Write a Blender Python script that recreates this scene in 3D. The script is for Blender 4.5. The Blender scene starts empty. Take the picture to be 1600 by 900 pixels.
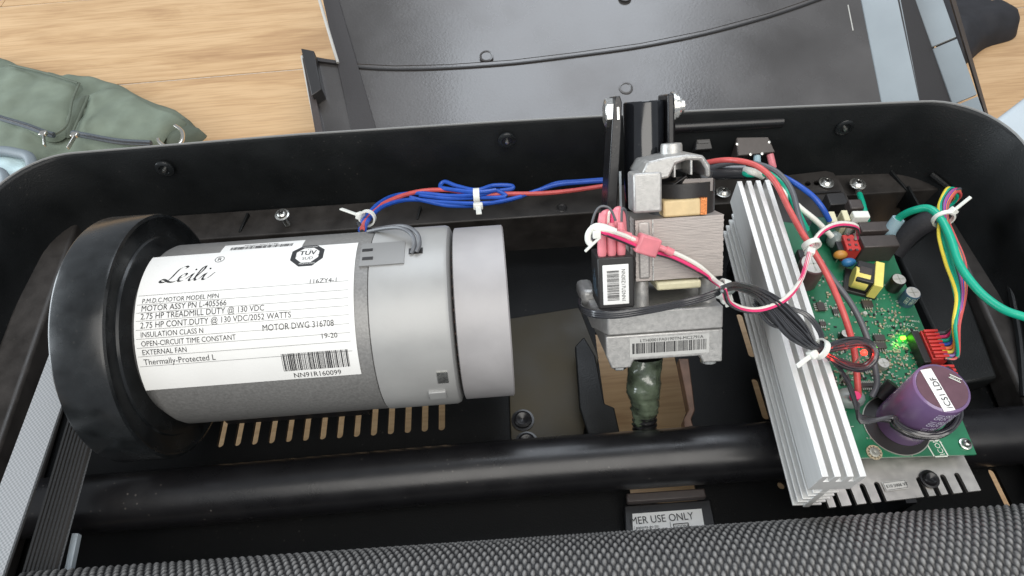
import bpy, bmesh, math, random
from mathutils import Vector, Matrix, noise
random.seed(7)
R = math.radians
sc = bpy.context.scene
# ------------------------------------------------------------------ camera
FPX = 1008.0; PITCH = R(55.2); ROLL = R(3.9); HC = 0.4313
CAM = Vector((0, 0, HC))
W = Vector((0, math.cos(PITCH), -math.sin(PITCH)))
_u0 = Vector((0, math.sin(PITCH), math.cos(PITCH))); _r0 = Vector((1, 0, 0))
RT = _r0 * math.cos(ROLL) - _u0 * math.sin(ROLL)
UP = _u0 * math.cos(ROLL) + _r0 * math.sin(ROLL)
cd = bpy.data.cameras.new('camera'); cam = bpy.data.objects.new('camera', cd)
sc.collection.objects.link(cam); sc.camera = cam
cam.matrix_world = Matrix((( RT.x, UP.x, -W.x, CAM.x), (RT.y, UP.y, -W.y, CAM.y), (RT.z, UP.z, -W.z, CAM.z), (0, 0, 0, 1)))
cd.sensor_width = 36; cd.lens = 36 * FPX / 1600; cd.clip_start = 0.01; cd.clip_end = 50
# ------------------------------------------------------------------ world, light, exposure
world = bpy.data.worlds.new('World'); sc.world = world; world.use_nodes = True
wn = world.node_tree; bg = wn.nodes['Background']
bg.inputs[0].default_value = (0.86, 0.92, 1.0, 1); bg.inputs[1].default_value = 0.48
def area(name, loc, target, sx, sy, power, col):
    l = bpy.data.lights.new(name, 'AREA'); l.shape = 'RECTANGLE'; l.size = sx; l.size_y = sy; l.energy = power; l.color = col
    o = bpy.data.objects.new(name, l); sc.collection.objects.link(o); o.location = loc
    o.rotation_euler = (Vector(target) - Vector(loc)).to_track_quat('-Z', 'Y').to_euler(); return o
area('window_light', (.30, 1.62, 1.95), (0, .25, 0), 1.1, 1.5, 27, (0.86, 0.92, 1.0))
area('side_window_light', (-2.3, 0.35, .55), (0.1, .2, -.05), 1.8, 1.0, 56, (0.86, 0.94, 1.0))
area('ceiling_light', (0.3, -0.9, 2.0), (0, .25, 0), 2.2, 1.8, 54, (1.0, 0.96, 0.90))
vs = sc.view_settings; vs.view_transform = 'Standard'; vs.look = 'None'; vs.exposure = 0; vs.gamma = 1; vs.use_curve_mapping = False

# ------------------------------------------------------------------ pixel helpers (photograph pixels, 1600 x 900)
def ray(px, py): return W + RT * ((px - 800) / FPX) + UP * ((450 - py) / FPX)
def P(px, py, z):
    d = ray(px, py); return CAM + d * ((z - HC) / d.z)
def PX(px, py, x):
    d = ray(px, py); return CAM + d * (x / d.x)
def PYw(px, py, y):
    d = ray(px, py); return CAM + d * (y / d.y)
def D(px, py, depth): return CAM + ray(px, py) * depth
def PL(px, py, o, n):
    d = ray(px, py); return CAM + d * ((o - CAM).dot(n) / d.dot(n))

# ------------------------------------------------------------------ materials
def mat(name, col, rough=.5, metal=0, spec=.5, nz=0, nscale=200, bump=0, bscale=400, rvar=0, aniso=None, coat=0, alpha=1, emit=None, trans=0, dust=0):
    m = bpy.data.materials.new(name); m.use_nodes = True; nt = m.node_tree; b = nt.nodes['Principled BSDF']
    b.inputs['Base Color'].default_value = (*col, 1); b.inputs['Roughness'].default_value = rough
    b.inputs['Metallic'].default_value = metal; b.inputs['Specular IOR Level'].default_value = spec
    if coat: b.inputs['Coat Weight'].default_value = coat; b.inputs['Coat Roughness'].default_value = .12
    if trans: b.inputs['Transmission Weight'].default_value = trans; b.inputs['IOR'].default_value = 1.4
    if emit: b.inputs['Emission Color'].default_value = (*emit[0], 1); b.inputs['Emission Strength'].default_value = emit[1]
    tc = None
    if nz or bump or rvar:
        tc = nt.nodes.new('ShaderNodeTexCoord'); mp = nt.nodes.new('ShaderNodeMapping'); nt.links.new(tc.outputs['Object'], mp.inputs[0])
        if aniso: mp.inputs['Scale'].default_value = aniso
    if nz or rvar:
        n = nt.nodes.new('ShaderNodeTexNoise'); n.inputs['Scale'].default_value = nscale; n.inputs['Detail'].default_value = 6
        nt.links.new(mp.outputs[0], n.inputs[0])
    if nz:
        cr = nt.nodes.new('ShaderNodeValToRGB'); cr.color_ramp.elements[0].position = .3; cr.color_ramp.elements[1].position = .72
        cr.color_ramp.elements[0].color = (*[c * (1 - nz) for c in col], 1); cr.color_ramp.elements[1].color = (*[min(1, c * (1 + nz)) for c in col], 1)
        nt.links.new(n.outputs[0], cr.inputs[0]); nt.links.new(cr.outputs[0], b.inputs['Base Color'])
    if rvar:
        mr = nt.nodes.new('ShaderNodeMapRange'); mr.inputs['From Min'].default_value = .3; mr.inputs['From Max'].default_value = .7
        mr.inputs['To Min'].default_value = max(.02, rough - rvar); mr.inputs['To Max'].default_value = min(1, rough + rvar)
        nt.links.new(n.outputs[0], mr.inputs[0]); nt.links.new(mr.outputs[0], b.inputs['Roughness'])
    if dust:
        src = b.inputs['Base Color'].links[0].from_socket if b.inputs['Base Color'].links else None
        tcd = nt.nodes.new('ShaderNodeTexCoord'); v = nt.nodes.new('ShaderNodeTexVoronoi'); v.inputs['Scale'].default_value = 190; v.inputs['Randomness'].default_value = 1
        nd = nt.nodes.new('ShaderNodeTexNoise'); nd.inputs['Scale'].default_value = 14; nd.inputs['Detail'].default_value = 8; nd.inputs['Roughness'].default_value = .7
        nt.links.new(tcd.outputs['Object'], v.inputs[0]); nt.links.new(tcd.outputs['Object'], nd.inputs[0])
        m1 = nt.nodes.new('ShaderNodeMapRange'); m1.inputs['From Min'].default_value = .16; m1.inputs['From Max'].default_value = .05; nt.links.new(v.outputs['Distance'], m1.inputs[0])
        m2 = nt.nodes.new('ShaderNodeMapRange'); m2.inputs['From Min'].default_value = .50; m2.inputs['From Max'].default_value = .75; nt.links.new(nd.outputs[0], m2.inputs[0])
        mm = nt.nodes.new('ShaderNodeMath'); mm.operation = 'MULTIPLY'; nt.links.new(m1.outputs[0], mm.inputs[0]); nt.links.new(m2.outputs[0], mm.inputs[1])
        m3 = nt.nodes.new('ShaderNodeMath'); m3.operation = 'MULTIPLY_ADD'; m3.inputs[1].default_value = .03; nt.links.new(m2.outputs[0], m3.inputs[0]); nt.links.new(mm.outputs[0], m3.inputs[2])
        m4 = nt.nodes.new('ShaderNodeMath'); m4.operation = 'MULTIPLY'; m4.inputs[1].default_value = dust; m4.use_clamp = True; nt.links.new(m3.outputs[0], m4.inputs[0])
        mx = nt.nodes.new('ShaderNodeMix'); mx.data_type = 'RGBA'; nt.links.new(m4.outputs[0], mx.inputs[0]); mx.inputs[6].default_value = (*col, 1); mx.inputs[7].default_value = (.22, .20, .18, 1)
        if src: nt.links.new(src, mx.inputs[6])
        nt.links.new(mx.outputs[2], b.inputs['Base Color'])
    if bump:
        n2 = nt.nodes.new('ShaderNodeTexNoise'); n2.inputs['Scale'].default_value = bscale; n2.inputs['Detail'].default_value = 4
        nt.links.new(mp.outputs[0], n2.inputs[0]); bp = nt.nodes.new('ShaderNodeBump'); bp.inputs['Strength'].default_value = bump
        bp.inputs['Distance'].default_value = .0006; nt.links.new(n2.outputs[0], bp.inputs['Height']); nt.links.new(bp.outputs[0], b.inputs['Normal'])
    return m
def brushed(name, col, rough, axis=(1, .02, 1), **k): return mat(name, col, rough, 1, .5, nz=.08, nscale=900, bump=.12, bscale=1400, rvar=.08, aniso=axis, **k)

M = {}
M['pan'] = mat('black_pan_plastic', (.0055, .0065, .007), .5, spec=.34, dust=.35, bump=.35, bscale=900, nz=.25, nscale=30, rvar=.08)
M['steel_black'] = mat('black_painted_steel', (.009, .009, .0102), .30, dust=.8, spec=.45, nz=.15, nscale=60, bump=.06, bscale=500, rvar=.04)
M['rail'] = mat('satin_brown_black_steel', (.029, .026, .024), .48, dust=.25, spec=.5, nz=.3, nscale=70, bump=.15, bscale=400, rvar=.1)
M['gloss_black'] = mat('glossy_black_enamel', (.012, .0135, .0145), .25, dust=.2, spec=.42, nz=.4, nscale=80, bump=.04, bscale=300, rvar=.05)
M['tube_gloss'] = mat('smooth_black_chrome_paint', (.008, .009, .011), .13, spec=.7, nz=.3, nscale=60, rvar=.03, dust=.2)
M['olive'] = mat('painted_floor_reflection', (.036, .030, .018), .5, dust=.05, metal=0, spec=.22, nz=.25, nscale=25, rvar=.12, bump=.06)  # olive tone stands in for light reflected off the pan floor
M['motor_grey'] = mat('grey_motor_paint', (.235, .232, .225), .42, metal=.3, nz=.14, nscale=700, bump=.25, bscale=900, rvar=.06)
M['bell'] = mat('light_grey_cast_paint', (.355, .357, .35), .42, metal=.12, nz=.11, nscale=26, bump=.08, bscale=300, rvar=.07)
M['ring'] = mat('lavender_grey_paint', (.345, .335, .338), .45, metal=.08, nz=.13, nscale=28, bump=.1, bscale=200, rvar=.08)
M['label'] = mat('white_label_paper', (.77, .77, .75), .34, spec=.45, nz=.05, nscale=22, bump=.10, bscale=60, dust=.25)
M['print'] = mat('black_print', (.02, .02, .022), .5)
M['silver_label'] = mat('silver_label', (.50, .50, .48), .35, nz=.06, nscale=300)
M['cast'] = mat('cast_aluminium', (.43, .425, .41), .42, metal=.55, nz=.13, nscale=420, bump=.22, bscale=1500, rvar=.06)
M['alu'] = mat('extruded_aluminium', (.68, .68, .665), .36, metal=.25, nz=.05, nscale=500, bump=.05, bscale=900, rvar=.05, aniso=(1, .03, 1))
M['alu_plate'] = mat('aluminium_plate', (.50, .48, .45), .38, metal=.8, nz=.07, nscale=200, rvar=.06)
M['lam'] = mat('steel_laminations', (.42, .38, .355), .45, metal=.4, nz=.14, nscale=600, bump=.2, bscale=900, aniso=(.15, .15, 3), rvar=.1)
M['zinc'] = mat('zinc_plated_steel', (.60, .60, .57), .28, metal=.95, nz=.12, nscale=500, rvar=.08)
M['chrome'] = mat('nickel_ring', (.65, .62, .56), .2, metal=1)
M['yellow_tape'] = mat('cream_yellow_tape', (.68, .52, .28), .42, nz=.1, nscale=150, bump=.2)
M['cream'] = mat('cream_bobbin', (.66, .62, .42), .45, nz=.08, nscale=200, bump=.2)
M['copper'] = mat('copper_winding', (.60, .22, .08), .3, metal=.9, bump=.3, bscale=1200)
M['grease'] = mat('green_grease', (.075, .095, .065), .16, spec=.9, nz=.6, nscale=110, bump=.7, bscale=260, coat=.35)
M['nylon'] = mat('white_nylon', (.72, .73, .68), .38, nz=.04, nscale=400)
M['white_wire'] = mat('white_wire', (.74, .73, .66), .38, nz=.05, nscale=200)
M['red_wire'] = mat('red_wire', (.56, .095, .088), .38, nz=.12, nscale=200)
M['blue_wire'] = mat('blue_wire', (.02, .085, .42), .36, nz=.12, nscale=200)
M['black_wire'] = mat('black_wire', (.030, .031, .035), .24, spec=.8)
M['grey_wire'] = mat('grey_wire', (.095, .10, .11), .4)
M['green_wire'] = mat('green_wire', (.005, .38, .24), .34, nz=.08, nscale=100)
M['pink_wire'] = mat('pink_wire', (.70, .04, .16), .38)
M['yellow_wire'] = mat('yellow_wire', (.75, .60, .06), .38)
M['orange_wire'] = mat('orange_wire', (.75, .19, .06), .38)
M['purple_wire'] = mat('purple_wire', (.22, .12, .35), .38)
M['brown_wire'] = mat('brown_wire', (.10, .045, .03), .4)
M['pink_sleeve'] = mat('pink_crimp_sleeve', (.80, .26, .30), .3, nz=.12, nscale=150, trans=.15)
M['clear_sleeve'] = mat('pale_blue_sleeve', (.42, .60, .68), .3, trans=.2)
M['black_plastic'] = mat('black_component_plastic', (.018, .017, .017), .4, bump=.1)
M['brown_black'] = mat('brown_black_plastic', (.050, .040, .037), .4, bump=.15, nz=.1)
M['pcb'] = mat('green_solder_mask', (.016, .15, .072), .33, nz=.30, nscale=45, bump=.12, bscale=500, rvar=.06, coat=.2)
M['solder'] = mat('solder', (.55, .55, .48), .3, metal=.8)
M['smd'] = mat('tan_ceramic', (.36, .30, .20), .5, nz=.3, nscale=800)
M['silk'] = mat('white_silkscreen', (.62, .66, .58), .6)
M['red_conn'] = mat('red_connector', (.50, .035, .03), .38, nz=.1)
M['trafo_yellow'] = mat('yellow_core_tape', (.78, .66, .17), .4, nz=.06)
M['purple'] = mat('violet_capacitor_sleeve', (.155, .095, .20), .26, spec=.6, nz=.1, nscale=60, coat=.2)
M['plum'] = mat('plum_capacitor_top', (.115, .058, .075), .34, nz=.12, nscale=150, bump=.1)
M['cap_blue'] = mat('blue_grey_capacitor_sleeve', (.05, .10, .17), .3)
M['cap_top'] = mat('aluminium_can_top', (.60, .58, .54), .35, metal=.6, nz=.1)
M['maroon'] = mat('maroon_capacitor_sleeve', (.10, .045, .05), .35)
M['disc_orange'] = mat('orange_disc', (.48, .22, .04), .4)
M['disc_blue'] = mat('blue_disc', (.03, .16, .36), .35)
M['gel'] = mat('cloudy_silicone', (.40, .46, .44), .2, trans=.5)
M['led_green'] = mat('lit_green_lamp', (.1, .8, .02), .4, emit=((.15, 1, .02), 9))
M['led_red'] = mat('lit_red_lamp', (.9, .05, .03), .4, emit=((1, .02, .012), 5))
M['canvas'] = mat('sage_green_canvas', (.165, .195, .152), .85, spec=.2, nz=.14, nscale=35, bump=.5, bscale=1500)
M['canvas_dark'] = mat('dark_green_canvas', (.12, .14, .11), .85, spec=.2, nz=.15, nscale=35, bump=.5, bscale=1500)
M['zip'] = mat('blue_grey_zip_tape', (.075, .09, .105), .7, nz=.2, nscale=600, bump=.5, bscale=1800)
M['cover'] = mat('dark_grey_cover_plastic', (.062, .058, .056), .26, dust=.5, spec=.75, nz=.22, nscale=9, bump=.16, bscale=350, rvar=.10)
M['cover_strip'] = mat('matt_black_strip', (.030, .027, .027), .6, bump=.3)
M['cover_painted_sheen'] = mat('cover_plastic_painted_sheen', (.22, .25, .265), .30, spec=.7, nz=.08, nscale=20, bump=.05)  # cover plastic with the window's reflection painted in as a paler grey base
M['cover_edge'] = mat('pale_worn_edge', (.42, .41, .38), .5)
M['black_fabric'] = mat('black_fabric', (.012, .012, .015), .7, bump=.5, bscale=900, nz=.3, nscale=50)
M['pale_plastic'] = mat('pale_grey_plastic', (.46, .52, .56), .25, nz=.08, nscale=20)
M['pouch_clear'] = mat('pale_clear_film', (.52, .66, .68), .12, nz=.2, nscale=30, spec=.8)
M['pouch_edge'] = mat('slate_piping', (.16, .19, .21), .6, bump=.3)
M['belt_rubber'] = mat('black_ribbed_rubber', (.016, .015, .015), .5, bump=.2)
M['rubber_edge'] = mat('worn_rubber_rib', (.075, .072, .07), .5)

# floor wood
def wood():
    m = bpy.data.materials.new('oak_laminate'); m.use_nodes = True; nt = m.node_tree; b = nt.nodes['Principled BSDF']
    N = nt.nodes.new; L = nt.links.new
    g = N('ShaderNodeTexCoord'); oi = N('ShaderNodeObjectInfo'); ad = N('ShaderNodeVectorMath'); ad.operation = 'ADD'
    sep = N('ShaderNodeCombineXYZ'); mu = N('ShaderNodeMath'); mu.operation = 'MULTIPLY'; mu.inputs[1].default_value = 7.3
    L(oi.outputs['Random'], mu.inputs[0]); L(mu.outputs[0], sep.inputs[0]); L(mu.outputs[0], sep.inputs[1])
    L(g.outputs['Object'], ad.inputs[0]); L(sep.outputs[0], ad.inputs[1])
    mp = N('ShaderNodeMapping'); mp.inputs['Scale'].default_value = (2.2, 15, 1); L(ad.outputs[0], mp.inputs[0])
    n1 = N('ShaderNodeTexNoise'); n1.inputs['Scale'].default_value = 1.7; n1.inputs['Detail'].default_value = 9; n1.inputs['Roughness'].default_value = .62; n1.inputs['Distortion'].default_value = 1.1
    L(mp.outputs[0], n1.inputs[0])
    mp2 = N('ShaderNodeMapping'); mp2.inputs['Scale'].default_value = (9, 170, 1); L(ad.outputs[0], mp2.inputs[0])
    n2 = N('ShaderNodeTexNoise'); n2.inputs['Scale'].default_value = 1.6; n2.inputs['Detail'].default_value = 6; L(mp2.outputs[0], n2.inputs[0])
    c = N('ShaderNodeValToRGB'); e = c.color_ramp.elements
    e[0].position = .30; e[0].color = (.42, .255, .130, 1); e[1].position = .68; e[1].color = (.60, .405, .225, 1)
    k = e.new(.46); k.color = (.52, .335, .175, 1); k = e.new(.52); k.color = (.56, .37, .20, 1)
    L(n1.outputs[0], c.inputs[0])
    c2 = N('ShaderNodeValToRGB'); c2.color_ramp.elements[0].position = .35; c2.color_ramp.elements[0].color = (.80, .76, .72, 1); c2.color_ramp.elements[1].position = .55; c2.color_ramp.elements[1].color = (1, 1, 1, 1)
    L(n2.outputs[0], c2.inputs[0])
    mx = N('ShaderNodeMix'); mx.data_type = 'RGBA'; mx.blend_type = 'MULTIPLY'; mx.inputs[0].default_value = .75
    L(c.outputs[0], mx.inputs[6]); L(c2.outputs[0], mx.inputs[7]); L(mx.outputs[2], b.inputs['Base Color'])
    b.inputs['Roughness'].default_value = .42; b.inputs['Specular IOR Level'].default_value = .4
    bp = N('ShaderNodeBump'); bp.inputs['Strength'].default_value = .25; bp.inputs['Distance'].default_value = .0005; L(n2.outputs[0], bp.inputs['Height']); L(bp.outputs[0], b.inputs['Normal'])
    return m
M['wood'] = wood()
def weave(name, c1, c2, sx, sy):
    m = bpy.data.materials.new(name); m.use_nodes = True; nt = m.node_tree; b = nt.nodes['Principled BSDF']; N = nt.nodes.new; L = nt.links.new
    g = N('ShaderNodeTexCoord'); mp = N('ShaderNodeMapping'); mp.inputs['Scale'].default_value = (sx, sy, sy); L(g.outputs['Object'], mp.inputs[0])
    ch = N('ShaderNodeTexChecker'); ch.inputs['Scale'].default_value = 1; ch.inputs[1].default_value = (*c1, 1); ch.inputs[2].default_value = (*c2, 1)
    L(mp.outputs[0], ch.inputs[0]); L(ch.outputs[0], b.inputs['Base Color']); b.inputs['Roughness'].default_value = .6
    bp = N('ShaderNodeBump'); bp.inputs['Strength'].default_value = .4; bp.inputs['Distance'].default_value = .0003; L(ch.outputs[1], bp.inputs['Height']); L(bp.outputs[0], b.inputs['Normal'])
    return m
M['belt_back'] = weave('woven_belt_backing', (.27, .28, .29), (.18, .19, .20), 900, 900)
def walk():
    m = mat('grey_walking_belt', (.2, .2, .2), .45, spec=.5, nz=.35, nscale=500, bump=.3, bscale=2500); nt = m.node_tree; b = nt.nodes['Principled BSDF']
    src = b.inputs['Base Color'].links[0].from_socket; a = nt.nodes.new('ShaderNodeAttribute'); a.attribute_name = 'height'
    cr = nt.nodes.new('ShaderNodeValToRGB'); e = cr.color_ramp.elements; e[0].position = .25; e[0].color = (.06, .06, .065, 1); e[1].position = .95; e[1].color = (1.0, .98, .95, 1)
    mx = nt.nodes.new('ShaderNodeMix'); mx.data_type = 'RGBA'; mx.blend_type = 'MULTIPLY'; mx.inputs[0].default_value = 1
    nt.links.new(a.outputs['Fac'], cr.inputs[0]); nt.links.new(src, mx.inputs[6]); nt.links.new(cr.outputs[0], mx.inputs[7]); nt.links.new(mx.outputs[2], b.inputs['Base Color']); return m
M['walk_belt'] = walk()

# ------------------------------------------------------------------ mesh builder
class G:
    def __init__(s): s.bm = bmesh.new()
    def verts(s, pts): return [s.bm.verts.new(Vector(p)) for p in pts]
    def face(s, vs):
        try: return s.bm.faces.new(vs)
        except ValueError: return None
    def box(s, c, size, rot=None):
        c = Vector(c); h = [v / 2 for v in size]; rot = rot or Matrix.Identity(3)
        v = s.verts([c + rot @ Vector((x * h[0], y * h[1], z * h[2])) for x in (-1, 1) for y in (-1, 1) for z in (-1, 1)])
        for f in ((0, 1, 3, 2), (4, 6, 7, 5), (0, 4, 5, 1), (2, 3, 7, 6), (0, 2, 6, 4), (1, 5, 7, 3)): s.face([v[i] for i in f])
        return s
    def prism(s, poly, vec):
        vec = Vector(vec); a = s.verts(poly); b = s.verts([Vector(p) + vec for p in poly]); n = len(a)
        s.face(a[::-1]); s.face(b)
        for i in range(n): s.face([a[i], a[(i + 1) % n], b[(i + 1) % n], b[i]])
        return s
    def lathe(s, o, ax, prof, n=48, closed=False):
        o = Vector(o); ax = Vector(ax).normalized(); x = ax.orthogonal().normalized(); y = ax.cross(x)
        rings = []
        for (t, r) in prof:
            rings.append(s.verts([o + ax * t + (x * math.cos(2 * math.pi * k / n) + y * math.sin(2 * math.pi * k / n)) * max(r, 1e-6) for k in range(n)]))
        if closed: rings.append(rings[0])
        for a, b in zip(rings, rings[1:]):
            for k in range(n): s.face([a[k], a[(k + 1) % n], b[(k + 1) % n], b[k]])
        if not closed: s.face(rings[0][::-1]); s.face(rings[-1])
        return s
    def cyl(s, p0, p1, r0, r1=None, n=20):
        p0 = Vector(p0); p1 = Vector(p1); L = (p1 - p0).length
        return s.lathe(p0, p1 - p0, [(0, r0), (L, r1 if r1 is not None else r0)], n)
    def tube(s, pts, r, n=8, caps=True, radii=None):
        pts = [Vector(p) for p in pts]; rings = []; nrm = None
        for i, p in enumerate(pts):
            t = (pts[min(i + 1, len(pts) - 1)] - pts[max(i - 1, 0)]).normalized()
            if nrm is None: nrm = t.orthogonal().normalized()
            nrm = (nrm - t * nrm.dot(t)); nrm = nrm.normalized() if nrm.length > 1e-6 else t.orthogonal().normalized()
            b = t.cross(nrm); rr = radii[i] if radii else r
            rings.append(s.verts([p + (nrm * math.cos(2 * math.pi * k / n) + b * math.sin(2 * math.pi * k / n)) * rr for k in range(n)]))
        for a, b in zip(rings, rings[1:]):
            for k in range(n): s.face([a[k], a[(k + 1) % n], b[(k + 1) % n], b[k]])
        if caps: s.face(rings[0][::-1]); s.face(rings[-1])
        return s
    def sphere(s, c, r, sc3=(1, 1, 1), n=16):
        res = bmesh.ops.create_uvsphere(s.bm, u_segments=n, v_segments=n // 2 + 2, radius=r)
        for v in res['verts']: v.co = Vector((v.co.x * sc3[0], v.co.y * sc3[1], v.co.z * sc3[2])) + Vector(c)
        return s
    def quad(s, pts): s.face(s.verts(pts)); return s
    def build(s, name, m, parent=None, bev=0, seg=2, smooth=40, label=None):
        me = bpy.data.meshes.new(name); bmesh.ops.recalc_face_normals(s.bm, faces=s.bm.faces)
        s.bm.to_mesh(me); s.bm.free(); me.materials.append(m)
        me.polygons.foreach_set('use_smooth', [True] * len(me.polygons))
        if smooth < 180: me.set_sharp_from_angle(angle=R(smooth))
        o = bpy.data.objects.new(name, me); sc.collection.objects.link(o)
        if bev:
            b = o.modifiers.new('bevel', 'BEVEL'); b.width = bev; b.segments = seg; b.limit_method = 'ANGLE'; b.angle_limit = R(40); b.harden_normals = False
        if parent:
            o.parent = parent; o.matrix_parent_inverse = WI[parent.name]
        WI[o.name] = Matrix.Identity(4)
        if label: o['label'] = label
        return o
WI = {}
def thing(name, loc, label, cat, group=None):
    o = bpy.data.objects.new(name, None); o.empty_display_size = .01; sc.collection.objects.link(o); o.location = loc
    WI[o.name] = Matrix.Translation(Vector(loc)).inverted()
    return tag(o, label, cat, group)
def tag(o, label, cat, group=None):
    o['label'] = label; o['category'] = cat
    if group: o['group'] = group
    return o
def struct(o): o['kind'] = 'structure'; return o
def spline(pts, k=6):
    pts = [Vector(p) for p in pts]; out = []
    for i in range(len(pts) - 1):
        p0 = pts[max(i - 1, 0)]; p1 = pts[i]; p2 = pts[i + 1]; p3 = pts[min(i + 2, len(pts) - 1)]
        for j in range(k):
            t = j / k
            out.append(.5 * ((2 * p1) + (p2 - p0) * t + (2 * p0 - 5 * p1 + 4 * p2 - p3) * t * t + (3 * p1 - p0 - 3 * p2 + p3) * t ** 3))
    out.append(pts[-1]); return out
def W3(l): return spline([P(*a) for a in l])
def wire(l, r, m, name='wire', parent=None, label=None, cat='wire', group=None, n=8):
    o = G().tube(W3(l), r, n).build(name, m, parent)
    if parent is None: tag(o, label, cat, group)
    return o
def copy_to(o, delta, parent=None, **props):
    c = o.copy(); sc.collection.objects.link(c)
    if parent is not None: c.parent = parent; c.matrix_parent_inverse = WI[parent.name].copy()
    c.location = o.location + Vector(delta)
    for k, v in props.items(): c[k] = v
    return c
def holed(name, outer, holes, z, th, m, parent=None, bev=0, frame=None):
    """flat sheet with holes; coordinates 2D in frame (default world xy at z)"""
    cu = bpy.data.curves.new(name, 'CURVE'); cu.dimensions = '2D'; cu.fill_mode = 'BOTH'; cu.extrude = th / 2
    for loop in [outer] + holes:
        sp = cu.splines.new('POLY'); sp.points.add(len(loop) - 1); sp.use_cyclic_u = True
        for i, q in enumerate(loop): sp.points[i].co = (q[0], q[1], 0, 1)
    t = bpy.data.objects.new(name, cu); sc.collection.objects.link(t)
    dg = bpy.context.evaluated_depsgraph_get(); me = bpy.data.meshes.new_from_object(t.evaluated_get(dg)); bpy.data.objects.remove(t); bpy.data.curves.remove(cu)
    me.transform(frame if frame else Matrix.Translation((0, 0, z - th / 2)))
    g = G(); g.bm.from_mesh(me); bpy.data.meshes.remove(me); bmesh.ops.remove_doubles(g.bm, verts=g.bm.verts, dist=1e-6)
    return g.build(name, m, parent, bev=bev)
def stadium(x, y0, y1, w, n=6):
    r = w / 2; pts = []
    for k in range(n + 1): a = math.pi * k / n; pts.append((x + r * math.cos(a), y1 - r + r * math.sin(a)))
    for k in range(n + 1): a = math.pi + math.pi * k / n; pts.append((x + r * math.cos(a), y0 + r + r * math.sin(a)))
    return pts
def text_mesh(txt, size, align='LEFT', bold=0, sx=1):
    bold = 0
    cu = bpy.data.curves.new('t', 'FONT'); cu.body = txt; cu.size = size; cu.align_x = align; cu.offset = bold; cu.resolution_u = 3
    t = bpy.data.objects.new('t', cu); sc.collection.objects.link(t)
    dg = bpy.context.evaluated_depsgraph_get(); me = bpy.data.meshes.new_from_object(t.evaluated_get(dg)); bpy.data.objects.remove(t); bpy.data.curves.remove(cu)
    vs = [(v.co.x * sx, v.co.y) for v in me.vertices]; fs = [tuple(p.vertices) for p in me.polygons]; bpy.data.meshes.remove(me)
    return vs, fs
class Flat:
    """collects flat 2D print: (u,v) coordinates mapped to 3D by a function"""
    def __init__(s, f, sub=0): s.f = f; s.g = G(); s.sub = sub
    def add(s, vs, fs, u=0, v=0, rot=0, shear=0):
        c, n = math.cos(rot), math.sin(rot); out = []
        for (a, b) in vs:
            a += b * shear
            out.append(s.g.bm.verts.new(s.f(u + a * c - b * n, v + a * n + b * c)))
        for f in fs: s.g.face([out[i] for i in f])
    def text(s, txt, u, v, size, **k):
        rot = k.pop('rot', 0); sh = k.pop('shear', 0); s.add(*text_mesh(txt, size, **k), u, v, rot, sh)
    def rect(s, u0, v0, u1, v1, nu=1):
        if v1 - v0 > .0012 and s.sub:
            n = int((v1 - v0) / .001) + 1
            for j in range(n): s.rect(u0, v0 + (v1 - v0) * j / n, u1, v0 + (v1 - v0) * (j + 1) / n)
            return
        for i in range(nu):
            a = u0 + (u1 - u0) * i / nu; b = u0 + (u1 - u0) * (i + 1) / nu
            s.add([(a, v0), (b, v0), (b, v1), (a, v1)], [(0, 1, 2, 3)])
    def barcode(s, u0, v0, u1, v1, n=45, seed=1, vert=False):
        rr = random.Random(seed); x = 0; bars = []
        while len(bars) < n:
            w = rr.choice((1, 1, 1, 2, 3)); g = rr.choice((1, 1, 2)); bars.append((x, x + w)); x += w + g
        for a, b in bars:
            if vert: s.rect(u0, v0 + (v1 - v0) * a / x, u1, v0 + (v1 - v0) * b / x)
            else: s.rect(u0 + (u1 - u0) * a / x, v0, u0 + (u1 - u0) * b / x, v1)
    def pen(s, pts, nib, ang):
        """calligraphic stroke: fixed-angle nib"""
        nx, ny = nib * math.cos(ang), nib * math.sin(ang); sp = spline([(x, y, 0) for x, y in pts], 8)
        for a, b in zip(sp, sp[1:]):
            s.add([(a.x - nx, a.y - ny), (a.x + nx, a.y + ny), (b.x + nx, b.y + ny), (b.x - nx, b.y - ny)], [(0, 1, 2, 3)])
    def ringp(s, u, v, r0, r1, n=32, a0=0, ry=1):
        for k in range(n):
            a = a0 + 2 * math.pi * k / n; b = a0 + 2 * math.pi * (k + 1) / n
            s.add([(u + r0 * math.cos(a), v + ry * r0 * math.sin(a)), (u + r1 * math.cos(a), v + ry * r1 * math.sin(a)), (u + r1 * math.cos(b), v + ry * r1 * math.sin(b)), (u + r0 * math.cos(b), v + ry * r0 * math.sin(b))], [(0, 1, 2, 3)])
    def build(s, name, m, parent): return s.g.build(name, m, parent)
def frame_map(o, ex, ey, lift=0):
    ex = Vector(ex).normalized(); ey = Vector(ey); ey = (ey - ex * ey.dot(ex)).normalized(); n = ex.cross(ey); o = Vector(o) + n * lift
    return lambda u, v: o + ex * u + ey * v
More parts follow.
